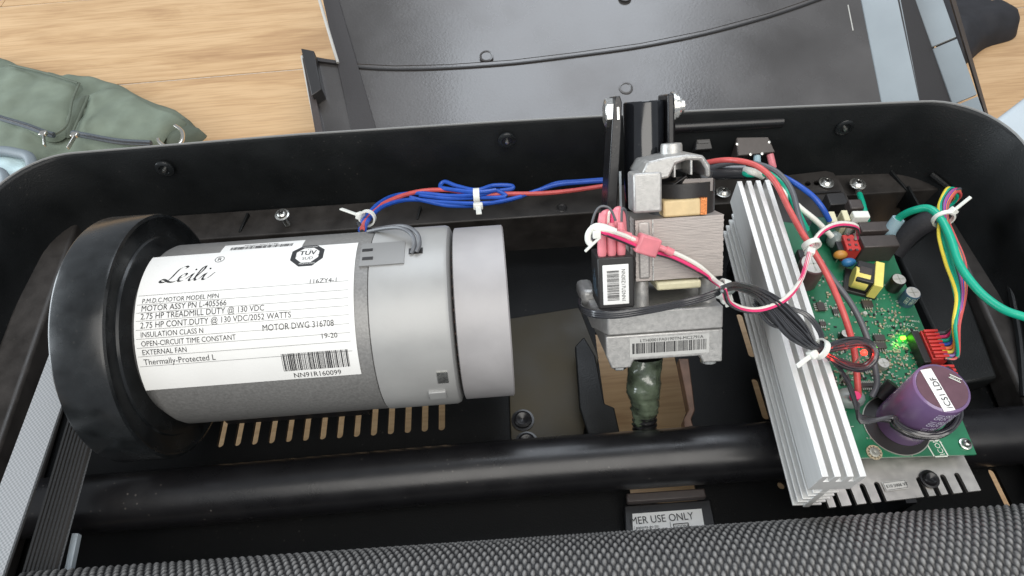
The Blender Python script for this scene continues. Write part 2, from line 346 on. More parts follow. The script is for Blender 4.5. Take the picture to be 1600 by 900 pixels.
def pillow(outline, z0, h, wr=.003, seed=0, rings=14, pw=.5, centre=None, n_each=12, wscale=40):
    """soft lumpy body over a star-shaped outline"""
    pts = spline(outline + [outline[0]], n_each)[:-1]; c = Vector((0, 0, 0))
    for p in pts: c += Vector(p)
    c /= len(pts); c = Vector(centre) if centre else c
    g = G(); rs = []
    for k in range(rings + 1):
        t = 1 - k / rings; ring = []
        for p in pts:
            p = Vector(p); q = c + (p - c) * t; zz = h * (1 - t ** 3) ** pw
            w = noise.noise(Vector((q.x * wscale, q.y * wscale, seed))) * wr + noise.noise(Vector((q.x * wscale * .4, q.y * wscale * .35, seed + 5))) * wr * 1.3
            ring.append(g.bm.verts.new((q.x, q.y, z0 + zz + (w if k else 0) * min(1, k / 2))))
            if k == rings: break
        rs.append(ring)
    n = len(pts)
    base = [g.bm.verts.new((Vector(p).x, Vector(p).y, z0 - .0005)) for p in pts]
    allr = [base] + rs
    for a, b in zip(allr[:-2], allr[1:-1]):
        for k in range(n): g.face([a[k], a[(k + 1) % n], b[(k + 1) % n], b[k]])
    a = allr[-2]; tip = allr[-1][0]
    for k in range(n): g.face([a[k], a[(k + 1) % n], tip])
    g.face(base[::-1]); return g

# ================================================================== FLOOR
ZF = -.12
fl = struct(G().box((0, 1.0, ZF - .0065), (6, 5, .010)).build('floor', mat('pale_grout', (.50, .47, .42), .8, nz=.2)))
rot = R(1.63); pw_, pl = .2250, 1.42
pm = G().box((0, 0, 0), (pl - .0012, pw_ - .0034, .0095)); plank0 = None
for j in range(-6, 9):
    for i in range(-2, 3):
        x = i * pl + (j * .43 % 1) * pl + .34; y = .785 + (j - 2.5) * pw_
        px_, py_ = x * math.cos(rot) - (y - .785) * math.sin(rot), .785 + x * math.sin(rot) + (y - .785) * math.cos(rot)
        if plank0 is None:
            plank0 = pm.build('plank', M['wood'], fl); o = plank0
        else:
            o = plank0.copy(); sc.collection.objects.link(o); o.parent = fl
        o.location = (px_, py_, ZF - .00475); o.rotation_euler = (0, 0, rot)

# ================================================================== BELLY PAN
pan = thing('belly_pan', (0, .2, 0), 'black plastic belly pan of the treadmill with raised rim and vent slots', 'treadmill pan')
def corner(cx, cy, r, a0, a1, n=10): return [(cx + r * math.cos(R(a0 + (a1 - a0) * k / n)), cy + r * math.sin(R(a0 + (a1 - a0) * k / n))) for k in range(n + 1)]
def rimpath(ins, r):
    r -= .012
    return [(-.384 + ins, -.2)] + [(-.374 + ins, .10)] + corner(-.364 + r + ins, .371 - r - ins, r, 178, 90) + [(-.15, .3745 - ins), (0, .3735 - ins), (.15, .3705 - ins)] + corner(.358 - r - ins, .364 - r - ins, r, 90, 2) + [(.364 - ins, .10), (.370 - ins, -.2)]
g = G(); prof = [(.0, .105, .055), (.0008, .1075, .055), (-.0032, .1085, .056), (-.0048, .107, .056), (-.0045, .10, .056), (.0, .0, .050)]
inner = [(.0, .105), (.003, .06), (.009, .018), (.020, .0)]
cols = []
for (ins, z) in [(-.0045, -.004), (-.0045, .1065), (-.003, .1082), (-.0008, .1082), (.0004, .1065)] + inner[1:]:
    cols.append(g.verts([(x, y, z) for x, y in rimpath(ins, .062 - ins * .4)]))
for a, b in zip(cols, cols[1:]):
    for k in range(len(a) - 1): g.face([a[k], a[k + 1], b[k + 1], b[k]])
wall = g.build('wall', M['pan'], pan, smooth=50)
rim = G()
ra = rimpath(-.0020, .062)
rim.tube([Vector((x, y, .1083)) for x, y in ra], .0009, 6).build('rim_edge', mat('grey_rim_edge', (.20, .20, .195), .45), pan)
holes = [stadium(-.2143 + .01212 * k, .1800 + .0001 * k, .232, .0048) for k in range(14)]
def pz(l, z=0): return [tuple(P(a, b, z)[:2]) for a, b in l]
holes += [pz([(930, 520), (933, 547), (945, 634), (960, 638), (969, 682), (988, 786), (1092, 786), (1078, 720), (1068, 655), (1074, 640), (1056, 560), (1048, 520)])]
for (a, b) in (((1158, 488), (1173, 558)), ((1178, 590), (1199, 655)), ((1218, 752), (1224, 764)), ((1545, 732), (1590, 810))):
    q0 = P(*a, 0); q1 = P(*b, 0); holes.append(stadium((q0.x + q1.x) / 2, q1.y, q0.y, .0052))
outer = [(-.352, -.2), (-.345, .30), (-.30, .351), (.30, .346), (.338, .30), (.346, -.2)]
base = holed('floor_panel', outer, holes, 0, .003, mat('black_pan_floor', (.0035, .004, .0045), .55, spec=.2, dust=.35, bump=.3, bscale=900), pan)
# raised olive sheet painting a soft floor reflection, and two bolt heads
pts = [P(a, b, .002) for a, b in ((797, 640), (793, 500), (905, 482), (935, 560), (905, 712), (800, 720))]
G().prism(pts, (0, 0, .0015)).build('painted_reflection', M['olive'], pan, bev=.0004)
def bolt_head(p, r=.0065, h=.004, m=None, parent=None):
    g = G(); g.lathe(p, (0, 0, 1), [(0, r * 1.25), (.0008, r * 1.25), (.001, r), (h * .7, r * .95), (h, r * .7), (h * .85, r * .45), (h * .5, 0.0002)], 18)
    return g.build('bolt', m or M['steel_black'], parent)
for a in ((817, 657), (823, 692)): bolt_head(P(*a, .0035), parent=pan)
# rim push fasteners
fx = None
for (a, b) in ((258, 262), (792, 218), (1316, 192)):
    d = PYw(a, b, .369); d.y = .3685 if a < 1000 else .3645
    g = G().lathe(d, (0, -1, .1), [(0, .0068), (.0014, .0068), (.0022, .0058), (.0024, .004), (.0012, .0036), (.001, .0)], 24)
    f = g.build('fastener', M['gloss_black'], pan, label='black round push fastener with a pale centre pin')
    G().lathe(d + Vector((0, -.001, -.0004)), (0, -1, .1), [(0, .0016), (.0022, .0014), (.0026, .0)], 12).build('pin', M['zinc'], f)
# inner ribs on the ledge
for (a, b, c, e) in ((385, 332, 372, 362), (655, 322, 650, 342), (1418, 290, 1440, 330), (1388, 262, 1420, 300)):
    p0 = P(a, b, .046); p1 = P(c, e, .043)
    G().prism([p0, p1, p1 - Vector((0, 0, .02)), p0 - Vector((0, 0, .02))], (.0018, 0, 0)).build('rib', M['pan'], pan, bev=.0004)
# corner gusset shape right
g = G().tube(W3([(1455, 272, .052), (1490, 300, .048), (1535, 335, .045), (1570, 420, .04), (1592, 520, .035), (1600, 620, .03)]), .0022, 8).build('corner_bead', M['pan'], pan)

# ================================================================== STEEL FRAME
fr = thing('steel_frame', (0, .14, .02), 'black painted steel frame with round cross tube below the drive motor', 'frame')
g = G(); tz = .0295
a = P(60, 765, tz); b = P(1655, 700, tz)
tube_pts = [Vector((-.41, .1350, tz)), Vector((-.2, .1365, tz)), Vector((0, .1400, tz)), Vector((.2, .1400, tz)), Vector((.40, .1385, tz))]
G().tube(spline(tube_pts, 6), .0180, 40).build('cross_tube', M['steel_black'], fr)
# rear cross member
G().box((0, .352, .020), (.70, .028, .044)).build('rear_member', M['rail'], fr, bev=.0012)
# hole in rear member (dark plug) and screw seats
for (q, r) in (((878, 325), .0032), ((1122, 300), .003)):
    G().lathe(P(*q, .0422), (0, 0, 1), [(-.003, r * .8), (0, r * .8), (.0006, r * 1.15), (.0003, r * 1.3), (0, r * 1.4)], 16).build('hole_rim', M['black_plastic'], fr)
# side rails
def rail(pts_top, z, w, name):
    p0, p1 = [P(*q, z) for q in pts_top]; d = (p0 - p1).normalized(); p0 = p0 + d * .01; p1 = p1 - d * .16; s = Vector((w, 0, 0))
    return G().prism([p0, p1, p1 + s, p0 + s], (0, 0, -z + .003)).build(name, M['rail'], fr, bev=.003, seg=3)
rail(((118, 352), (8, 670)), .052, -.026, 'side_rail')
rail(((1478, 348), (1592, 605)), .030, .018, 'side_rail')
# inner left cheek plate edge (pale strip in the lower left corner)
p = [P(112, 833, .056), P(122, 833, .056), P(108, 900, .056), P(98, 900, .056)]
G().prism(p, (0, 0, -.004)).build('pale_bracket_edge', M['pale_plastic'], fr, bev=.0003)
# front brackets under the tube, left dark box
G().prism([P(898, 545, .012), P(912, 530, .012), P(930, 560, .012), P(944, 634, .012), P(959, 640, .012), P(970, 690, .012), P(925, 700, .012), P(905, 640, .012)], (0, 0, .004)).build('pivot_bracket', M['pan'], fr, bev=.001)
G().prism([P(1060, 560, .012), P(1076, 560, .012), P(1086, 640, .012), P(1080, 655, .012), P(1090, 688, .012), P(1070, 690, .012), P(1068, 655, .012), P(1076, 640, .012)], (0, 0, -.010)).build('pivot_bracket', mat('rusty_brown_steel', (.13, .075, .05), .5, metal=.3, nz=.3, nscale=90), fr, bev=.0006)
G().prism([P(972, 676, .022), P(1085, 668, .022), P(1090, 690, .022), P(974, 698, .022)], (0, 0, -.008)).build('cross_pin_bracket', M['brown_black'], fr, bev=.001)
G().cyl(P(1005, 684, .028), P(1020, 683, .028), .006, n=20).build('pivot_pin', M['steel_black'], fr)
G().prism([P(1040, 672, .027), P(1085, 664, .027), P(1092, 686, .027), P(1046, 690, .027)], (0, 0, -.006)).build('pivot_tab', M['rail'], fr, bev=.0008)
# front plate with the warning label
zt = .010
q = [P(975, 790, zt), P(1110, 780, zt), P(1130, 880, zt), P(980, 880, zt)]
fp = G().prism(q, (0, 0, -.008)).build('front_plate', M['steel_black'], fr, bev=.0008)
G().box(P(1040, 776, .014), (.05, .006, .006)).build('front_clip', M['brown_black'], fr, bev=.001)
l0 = P(988, 803, zt + .0006); l1 = P(1096, 795, zt + .0006); l2 = P(1104, 845, zt + .0006); l3 = P(990, 855, zt + .0006)
wl = G().prism([l0, l1, l2, l3], (0, 0, .0003)).build('warning_label', M['label'], fr)
fm = frame_map(l3, l2 - l3, l0 - l3, .0006 + .0002); wlen = (l1 - l0).length; hl = (l0 - l3).length
F = Flat(fm)
F.text('MER USE ONLY', .0006, hl - .0068, .0064, sx=.92)
for i, (t, w) in enumerate((('/ patents go to:', 1), ('w.iconfitness.com/ip', 1), ('', 1), ('DE IN CHINA', 1))):
    if t: F.text(t, .002, hl - .0098 - i * .0026, .0026)
F.rect(wlen * .57, 0, wlen * .575, hl - .0072)
x0, x1, y0, y1 = wlen * .61, wlen * .83, hl - .0125, hl - .0085
for (a, b, c, d) in ((x0, y0, x1, y0 + .0005), (x0, y1 - .0005, x1, y1), (x0, y0, x0 + .0005, y1), (x1 - .0005, y0, x1, y1)): F.rect(a, b, c, d)
F.text('ICON', x0 + .0012, y0 + .0011, .0026, bold=.00008, sx=1.2)
F.text('Made for', wlen * .60, hl - .0155, .002); F.text('home use', wlen * .86, hl - .0115, .0015)
F.build('lettering', M['print'], wl)

# frame screws (truss heads)
def truss(name, p, tilt=(0, 0, 1), r=.0058, parent=None, washer=True):
    t = Vector(tilt).normalized(); g = G()
    if washer: g.lathe(p, t, [(0, r), (.0008, r), (.001, r * .9), (.001, r * .62)], 24)
    g.lathe(Vector(p) + t * .0006, t, [(0, r * .74), (.001, r * .74), (.0022, r * .56), (.0026, r * .34), (.0012, r * .14), (.001, 0.0001)], 24)
    # cross recess
    x = t.orthogonal().normalized(); y = t.cross(x)
    o = g.build(name, M['zinc'], parent)
    g2 = G(); rot = Matrix((x, y, t)).transposed()
    for s in ((r * .7, r * .16), (r * .16, r * .7)): g2.box(Vector(p) + t * .00315, (s[0], s[1], .0006), rot)
    g2.build('recess', M['black_plastic'], o); return o
for i, (q, lab) in enumerate((((1130, 301, .046), 'behind the lift motor'), ((1291, 286, .050), 'on the black switch bracket'))):
    truss('bolt', P(*q), parent=fr)
s = truss('screw', P(441, 336, .056), (.02, -.12, 1), .0056)
tag(s, 'zinc screw standing half out of the rear frame member above the motor label', 'screw')
g = G(); p0 = P(441, 336, .056); ax = Vector((.02, -.12, 1)).normalized()
g.lathe(p0 - ax * .014, ax, [(.0009 * k, .0024 if k % 2 else .0019) for k in range(16)], 14)
g.build('thread', M['zinc'], s)

# ================================================================== DRIVE MOTOR
mo = D(420, 512, .405); ma = Vector((1, .016, -.012)).normalized()
mup = (Vector((0, 0, 1)) - ma * ma.z).normalized(); mfr = ma.cross(mup)     # mfr points away (+y)?
if mfr.y > 0: mfr = -mfr                                                     # towards the viewer (-y)
def MC(s, th, r): return mo + ma * s + (mup * math.cos(th) + mfr * math.sin(th)) * r
def cyl_hit(px, py, r):
    d = ray(px, py); o = CAM - mo; dp = d - ma * d.dot(ma); op = o - ma * o.dot(ma)
    A = dp.dot(dp); B = 2 * dp.dot(op); C_ = op.dot(op) - r * r; disc = B * B - 4 * A * C_
    t = (-B - math.sqrt(max(disc, 0))) / (2 * A); p = CAM + d * t - mo
    return p.dot(ma), math.atan2(p.dot(mfr), p.dot(mup))
RB = .0554
motor = thing('drive_motor', (mo.x, mo.y, .03), 'grey cylindrical treadmill drive motor with white rating label and black flywheel', 'motor')
sL = cyl_hit(228, 500, RB)[0] - .004; sR = cyl_hit(575, 500, RB)[0]; sB = cyl_hit(703, 480, RB)[0]
print('motor s', sL, sR, sB)
G().lathe(mo, ma, [(sL - .012, RB - .010), (sL - .004, RB - .004), (sL, RB - .0012), (sL + .003, RB), (sR, RB), (sR + .0003, RB - .001), (sR + .0012, RB - .001)], 96).build('body', M['motor_grey'], motor, smooth=30)
G().lathe(mo, ma, [(sR + .0006, RB - .002), (sR + .0008, RB + .0004), (sB - .003, RB + .0004), (sB - .001, RB - .0005), (sB, RB - .0028), (sB + .0006, RB - .010)], 96).build('end_bell', M['bell'], motor, smooth=30)
G().lathe(mo, ma, [(sB, RB - .012), (sB + .0075, RB - .015)], 64).build('brush_gap', M['black_plastic'], motor)
sG0 = cyl_hit(709, 480, RB)[0]; sG1 = cyl_hit(796, 480, RB)[0]
G().lathe(mo, ma, [(sG0, RB - .014), (sG0, RB - .003), (sG0 + .0006, RB - .0018), (sG1 - .0008, RB - .0018), (sG1, RB - .003), (sG1, RB - .018)], 96).build('rear_ring', M['ring'], motor, smooth=30)
# coil and brush hints inside the gap
g = G()
for k in range(26):
    th = R(-60 + k * 9); c = MC(sB + .0035, th, RB - .0125); g.cyl(c - ma * .003, c + ma * .003 + Vector((0, 0, random.uniform(-.001, .001))), .0009, n=6)
g.build('winding', M['brown_wire'], motor)
# flywheel
RF = .0755; f1 = cyl_hit(212, 480, RB)[0] - .0045; f1 = PXs = (PX(0, 0, -1) - CAM).length * 0 + cyl_hit(168, 500, RF)[0] - .0024; f0 = cyl_hit(80, 500, RF)[0] - .0026
print('flywheel', f0, f1)
fw = G().lathe(mo, ma, [(f0, .030), (f0, RF - .003), (f0 + .0008, RF - .0006), (f0 + .002, RF), (f1 - .002, RF), (f1 - .0006, RF - .0005), (f1, RF - .0022), (f1 - .0008, RF - .0030), (f1 - .0016, RF - .0042), (f1 - .0016, .062), (f1 - .0004, .0612), (f1 - .0004, .03), (sL - .004, .03)], 128).build('flywheel', M['gloss_black'], motor, smooth=35)
# drive pulley on the left
G().lathe(mo, ma, [(f0 - .032, .010), (f0 - .032, .0175), (f0 - .030, .0175), (f0 - .029, .0128), (f0 - .006, .0128), (f0 - .005, .018), (f0, .026)], 48).build('pulley', M['steel_black'], motor)
# motor cradle
G().box(mo + ma * .0 + Vector((0, 0, -RB - .010)), (.10, .06, .018)).build('cradle', M['steel_black'], motor, bev=.001)
# rating label
tl = cyl_hit(226, 405, RB + .0002); tr = cyl_hit(556, 378, RB + .0002); bl = cyl_hit(229, 613, RB + .0002); br = cyl_hit(569, 581, RB + .0002); ml = cyl_hit(207, 500, RB)
s0 = (tl[0] + bl[0]) / 2 + .0022; s1 = (tr[0] + br[0]) / 2; t0 = (tl[1] + tr[1]) / 2; t1 = (bl[1] + br[1]) / 2
print('label', tl, tr, bl, br, ml)
LW = s1 - s0; LH = (t1 - t0) * RB
# skew so the label sits as photographed
def lab_map(lift): return lambda u, v: MC(s0 + u + (tl[0] - bl[0]) * 0, t1 - (v / RB) - 0, RB + lift)
g = G(); nu, nv = 2, 40; f = lab_map(.00025); grid = [[g.bm.verts.new(f(LW * i / nu, LH * j / nv)) for i in range(nu + 1)] for j in range(nv + 1)]
for j in range(nv):
    for i in range(nu): g.face([grid[j][i], grid[j][i + 1], grid[j + 1][i + 1], grid[j + 1][i]])
lab = g.build('rating_label', M['label'], motor, smooth=180)
F = Flat(lab_map(.0004), 1)
# fractions measured down the label
vt = lambda fr: LH * (1 - fr)
def vpx(py, px): # pixel to v on label
    return (t1 - cyl_hit(px, py, RB)[1]) * RB
lines_px = [463, 475, 487, 499.5, 513, 527, 540, 553, 573]     # at left, x=~225
lv = [vpx(y, 222) for y in (463, 477, 489.5, 502, 516, 530, 544, 557.5, 573)]
for v in lv: F.rect(.001, v, LW - .0028, v + .00017, 1)
rows = [('P.M.D.C.MOTOR MODEL MPN', .0037, 0), ('MOTOR ASSY PN L-405566', .0046, 1), ('2.75 HP TREADMILL DUTY @ 130 VDC', .0046, 2), ('2.75 HP CONT.DUTY @ 130 VDC/2052 WATTS', .0046, 3), ('INSULATION CLASS N', .0040, 4), ('OPEN-CIRCUIT TIME CONSTANT', .0040, 5), ('EXTERNAL FAN', .0040, 6), ('Thermally-Protected L', .0046, 7)]
for t, sz, i in rows: F.text(t, .0034, lv[i + 1] + .0009, sz * 1.02, sx=.84 if i != 7 else .9)
F.text('116ZY4-1', LW - .0250, vpx(441.5, 515), .0040)
F.text('MOTOR DWG 316708', LW - .0500, (vpx(520, 430) + vpx(511, 535)) / 2 + .0012, .0050, sx=.80)
F.text('19-20', LW - .0190, vpx(527, 527), .0040)
bv0 = vpx(575, 508); bv1 = vpx(548, 508)
F.barcode(LW - .0415, bv0, LW - .0050, bv1, 44, 3)
F.text('NN91R160099', LW - .0370, bv0 - .0046, .0045, sx=.95)
# script wordmark
S = .0090
def sc_(l, ox, k=1): return [(.0120 + (ox + x * k + y * .30) * S, LH * .735 + y * S * k) for x, y in l]
F.pen(sc_([(.95, 1.0), (1.02, 1.12), (.85, 1.22), (.62, 1.05), (.52, .7), (.45, .35), (.30, .08), (.05, .0), (-.15, .08), (-.10, .22), (.12, .18), (.40, .02), (.70, -.02), (1.0, .12)], 0), .00075, R(32))
F.pen(sc_([(.0, .22), (.22, .32), (.34, .48), (.25, .58), (.08, .50), (.0, .28), (.05, .05), (.22, .0), (.45, .14), (.58, .34)], .95), .0007, R(32))
F.pen(sc_([(0, .34), (.10, .55), (.08, .3), (.06, .08), (.18, .0), (.36, .18), (.55, .6), (.62, .9), (.56, 1.12), (.46, 1.0), (.40, .6), (.38, .15), (.52, .0), (.72, .18), (.84, .45)], 1.58), .0007, R(32))
F.pen(sc_([(0, .4), (.08, .5), (.05, .3), (.04, .08), (.16, .0), (.36, .12), (.6, .5)], 2.42), .0007, R(32))
F.ringp(*sc_([(.10, .86)], 1.58)[0], 0, .0006, 10); F.ringp(*sc_([(.14, .86)], 2.42)[0], 0, .0006, 10)
F.ringp(LW * .342, LH * .915, .0024, .0027, 28); F.text('R', LW * .342 - .0012, LH * .915 - .0014, .0042)
# octagonal test mark
ou, ov, orr = LW * .765, LH * .895, .0100
F.ringp(ou, ov, .0070, orr, 8, R(22.5))
F.text('TUV', ou - .0048, ov - .0002, .0056, sx=.88); F.text('TUV', ou - .0046, ov - .0002, .0056, sx=.88); F.text('SUD', ou - .0026, ov - .0042, .0033)
F.rect(ou - .0004, ov + .0046, ou + .0001, ov + .0051); F.rect(ou + .0009, ov + .0046, ou + .0014, ov + .0051)
F.rect(ou - orr * .92, ov - .0008, ou - .0058, ov - .0005); F.rect(ou + .0058, ov - .0008, ou + orr * .92, ov - .0005)
F.build('lettering', M['print'], lab)
F = Flat(lab_map(.00046))
for (a, t) in ((0, 'DAUERPR'), (0, '')): 
    if t: F.text('PRODUCTION', ou - .0038, ov - .0078, .0014); F.text('MONITORED', ou - .0036, ov + .0070, .0014)
F.build('mark_lettering', M['label'], lab)
# barcode sticker above
a0 = cyl_hit(345, 393, RB + .0002); a1 = cyl_hit(476, 374, RB + .0002)
g = G(); f = lambda u, v: MC(a0[0] + u, a0[1] - v / RB + .03, RB + .00018); wS = a1[0] - a0[0] + .001; hS = .010
grid = [[g.bm.verts.new(f(wS * i, hS * j / 8)) for i in range(2)] for j in range(9)]
for j in range(8): g.face([grid[j][0], grid[j][1], grid[j + 1][1], grid[j + 1][0]])
st = g.build('barcode_sticker', M['label'], motor, smooth=180)
F = Flat(lambda u, v: MC(a0[0] + u, a0[1] - v / RB + .03, RB + .00032)); F.barcode(.005, .0022, wS - .006, .0058, 60, 8); F.text('40556601160023411900', .012, .0066, .0020); F.build('lettering', M['print'], st)
# end-bell details: terminal plate with two notches, wire loop, hole, bracket
def on_bell(px, py, r=RB + .0006): s_, t_ = cyl_hit(px, py, r); return MC(s_, t_, r)
c = [cyl_hit(*q, RB + .001) for q in ((566, 382), (634, 374), (636, 411), (563, 420))]
sa, sb = c[0][0], c[1][0]; ta, tb = c[0][1], c[2][1]
g = G()
def arcslab(g, s0_, s1_, t0_, t1_, r0, r1, n=8):
    for k in range(n):
        u0 = t0_ + (t1_ - t0_) * k / n; u1 = t0_ + (t1_ - t0_) * (k + 1) / n
        va = g.verts([MC(s0_, u0, r1), MC(s1_, u0, r1), MC(s1_, u1, r1), MC(s0_, u1, r1)]); g.face(va)
        for (i, j) in (((s0_, u0), (s0_, u1)), ((s1_, u0), (s1_, u1))): g.quad([MC(*i, r0), MC(*j, r0), MC(*j, r1), MC(*i, r1)])
    for u in (t0_, t1_): g.quad([MC(s0_, u, r0), MC(s1_, u, r0), MC(s1_, u, r1), MC(s0_, u, r1)])
    bmesh.ops.remove_doubles(g.bm, verts=g.bm.verts, dist=1e-6)
arcslab(g, sa, sb, ta, tb, RB, RB + .0014); tp = g.build('terminal_plate', mat('plate_grey_paint', (.25, .25, .245), .45, metal=.3, bump=.1), motor)
for q in ((573, 391), (573, 404)):
    s_, t_ = cyl_hit(*q, RB + .0014); g = G(); arcslab(g, s_ - .0025, s_ + .0035, t_ - .018, t_ + .018, RB + .001, RB + .0017, 3); g.build('notch', M['black_plastic'], tp)
s_, t_ = cyl_hit(650, 392, RB); g = G(); arcslab(g, s_ - .004, s_ + .004, t_ - .03, t_ + .05, RB, RB + .0008, 3); g.build('wire_hole', M['black_plastic'], motor)
s_, t_ = cyl_hit(692, 590, RB); g = G(); arcslab(g, s_ - .003, s_ + .003, t_ - .09, t_ + .06, RB - .002, RB + .0012, 4); g.build('brush_clip', M['zinc'], motor)
s_, t_ = cyl_hit(686, 610, RB); g = G(); arcslab(g, s_ - .006, s_ + .004, t_ - .02, t_ + .12, RB - .001, RB + .0022, 4); g.build('foot', M['bell'], motor, bev=.0006)
s_, t_ = cyl_hit(697, 352, RB)
lp = [on_bell(575, 362), on_bell(600, 357, RB + .004), on_bell(625, 356, RB + .007), on_bell(643, 366, RB + .006), on_bell(648, 382, RB + .004), on_bell(643, 396, RB + .001)]
G().tube(spline(lp), .0012, 8).build('lead', M['grey_wire'], motor)
G().tube(spline([p + ma * .003 + mup * .001 for p in lp]), .0012, 8).build('lead', M['grey_wire'], motor)

# drive belt: a closed loop round the motor pulley and the (hidden) roller pulley
bx0 = -.2665; bw = .0182; print('belt x', bx0, 'face', (mo + ma * f0).x)
cA = Vector((0, mo.y, mo.z)); cB = Vector((0, .045, .081)); rA, rB = .0165, .021
# polygon loop (y,z)
def loop2(c0, r0, c1, r1, n=24):
    d = (c1 - c0); L = d.length; a = math.atan2(d.z, d.y); b = math.acos((r0 - r1) / L); pts = []
    for k in range(n + 1): t = a + b + (2 * math.pi - 2 * b) * k / n; pts.append((c0.y + r0 * math.cos(t), c0.z + r0 * math.sin(t)))
    for k in range(n + 1): t = a - b + 2 * b * k / n; pts.append((c1.y + r1 * math.cos(t), c1.z + r1 * math.sin(t)))
    return pts
db = thing('drive_belt', (bx0, .14, .06), 'black ribbed drive belt with woven grey back running from the flywheel end', 'drive belt')
lo = loop2(cA, rA, cB, rB); li = loop2(cA, rA - .0015, cB, rB - .0015); g = G()
for k in range(len(lo)):
    a, b = lo[k], lo[(k + 1) % len(lo)]; c_, d_ = li[k], li[(k + 1) % len(lo)]
    g.quad([(bx0 - bw / 2, *a), (bx0 + bw / 2, *a), (bx0 + bw / 2, *b), (bx0 - bw / 2, *b)])
    g.quad([(bx0 + bw / 2, *a), (bx0 + bw / 2, *c_), (bx0 + bw / 2, *d_), (bx0 + bw / 2, *b)])
    g.quad([(bx0 - bw / 2, *a), (bx0 - bw / 2, *c_), (bx0 - bw / 2, *d_), (bx0 - bw / 2, *b)])
bmesh.ops.remove_doubles(g.bm, verts=g.bm.verts, dist=1e-6); g.build('woven_back', M['belt_back'], db)
lj = loop2(cA, rA - .0015, cB, rB - .0015); lk = loop2(cA, rA - .0036, cB, rB - .0036)
for r_ in range(8):
    x = bx0 - bw / 2 + bw * (r_ + .5) / 8; h = bw / 8 * .36; g = G()
    for k in range(len(lj)):
        a, b = lj[k], lj[(k + 1) % len(lj)]; c_, d_ = lk[k], lk[(k + 1) % len(lj)]
        for (xa, ra, xb, rb) in ((x - h, 0, x - h * .92, 1), (x - h * .92, 1, x + h * .66, 1), (x + h * .66, 1, x + h, 0)):
            A = (a, c_)[ra]; B = (b, d_)[ra]; A2 = (a, c_)[rb]; B2 = (b, d_)[rb]
            g.quad([(xa, *A), (xa, *B), (xb, *B2), (xb, *A2)])
    for i_, f_ in enumerate(g.bm.faces): f_.material_index = 1 if i_ % 3 == 2 else 0
    bmesh.ops.remove_doubles(g.bm, verts=g.bm.verts, dist=1e-6); ob_ = g.build('belt_rib', M['belt_rubber'], db); ob_.data.materials.append(M['rubber_edge'])

# ================================================================== FRONT ROLLER AND WALKING BELT
roller = thing('walking_belt', (0, .05, .06), 'grey diamond textured walking belt wrapped over the front roller', 'walking belt')
cy, cz, rr = .0545, .0635, .0325
import numpy as np
nx, ns = 1700, 190; X0, X1 = -.268, .40
arc0 = R(-60); L1 = rr * R(150); ltot = L1 + .11; pxx, pss = .00415, .0046
xs = np.linspace(X0, X1, nx); ss = np.linspace(0, ltot, ns)
XX, SS = np.meshgrid(xs, ss)
u = XX / .00415; v = SS / .0068; u = u + .12 * v + .03 * np.sin(XX * 60)
hh = np.abs(np.sin(np.pi * (u + v))) * np.abs(np.sin(np.pi * (u - v)))
hh = np.clip((hh ** .62 - .16) / .84, 0, 1) * .0015
th = arc0 + np.minimum(SS, L1) / rr    # angle from +y axis upward
rad = rr + hh
Y = np.where(SS <= L1, cy + rad * np.cos(th), cy - (SS - L1)); Z = np.where(SS <= L1, cz + rad * np.sin(th), cz + rad)
co = np.stack([XX, Y, Z], -1).reshape(-1, 3).astype('f')
idx = np.arange(nx * ns).reshape(ns, nx)
fc = np.stack([idx[:-1, :-1], idx[:-1, 1:], idx[1:, 1:], idx[1:, :-1]], -1).reshape(-1, 4)
me = bpy.data.meshes.new('belt_surface'); me.vertices.add(len(co)); me.vertices.foreach_set('co', co.ravel())
me.loops.add(fc.size); me.loops.foreach_set('vertex_index', fc.ravel().astype('i')); me.polygons.add(len(fc)); me.polygons.foreach_set('loop_start', np.arange(0, fc.size, 4).astype('i'))
me.update(calc_edges=True)
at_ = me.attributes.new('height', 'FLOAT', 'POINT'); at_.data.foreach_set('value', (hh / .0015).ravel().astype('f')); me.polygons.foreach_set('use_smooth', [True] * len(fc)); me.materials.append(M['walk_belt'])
o = bpy.data.objects.new('belt_surface', me); sc.collection.objects.link(o); o.parent = roller; o.matrix_parent_inverse = WI[roller.name]
G().cyl((-.36, cy, cz), (.36, cy, cz), rr - .003, n=40).build('roller', M['steel_black'], roller)

# ================================================================== LIFT MOTOR (tilted frame)
AT = R(50); LZ = Vector((0, math.cos(AT), math.sin(AT))); LX = Vector((1, 0, 0)); LY = LZ.cross(LX)   # LY = away-down
LO = D(1037, 520, .372); NL = -LY
def LM(px, py, dy=0):
    p = PL(px, py, LO + LY * dy, LY) - LO; return p.dot(LX), p.dot(LZ)
def LP(x, y, z): return LO + LX * x + LY * y + LZ * z
LR = Matrix((LX, LY, LZ)).transposed()
def lbox(g, x0, x1, y0, y1, z0, z1): return g.box(LP((x0 + x1) / 2, (y0 + y1) / 2, (z0 + z1) / 2), (abs(x1 - x0), abs(y1 - y0), abs(z1 - z0)), LR)
def lpoly(g, pts, y0, y1):  # polygon in (x,z) extruded in y
    return g.prism([LP(x, y0, z) for x, z in pts], LY * (y1 - y0))
lift = thing('lift_motor', LP(0, .03, -.02), 'cast aluminium incline lift motor with laminated core and barcode on its gearbox', 'motor')
xl = LM(947, 540)[0]; xr = LM(1129, 540)[0]; zb = LM(1037, 560)[1]; zm = LM(1037, 519)[1]; zt_ = LM(1037, 484)[1]
DG = .062
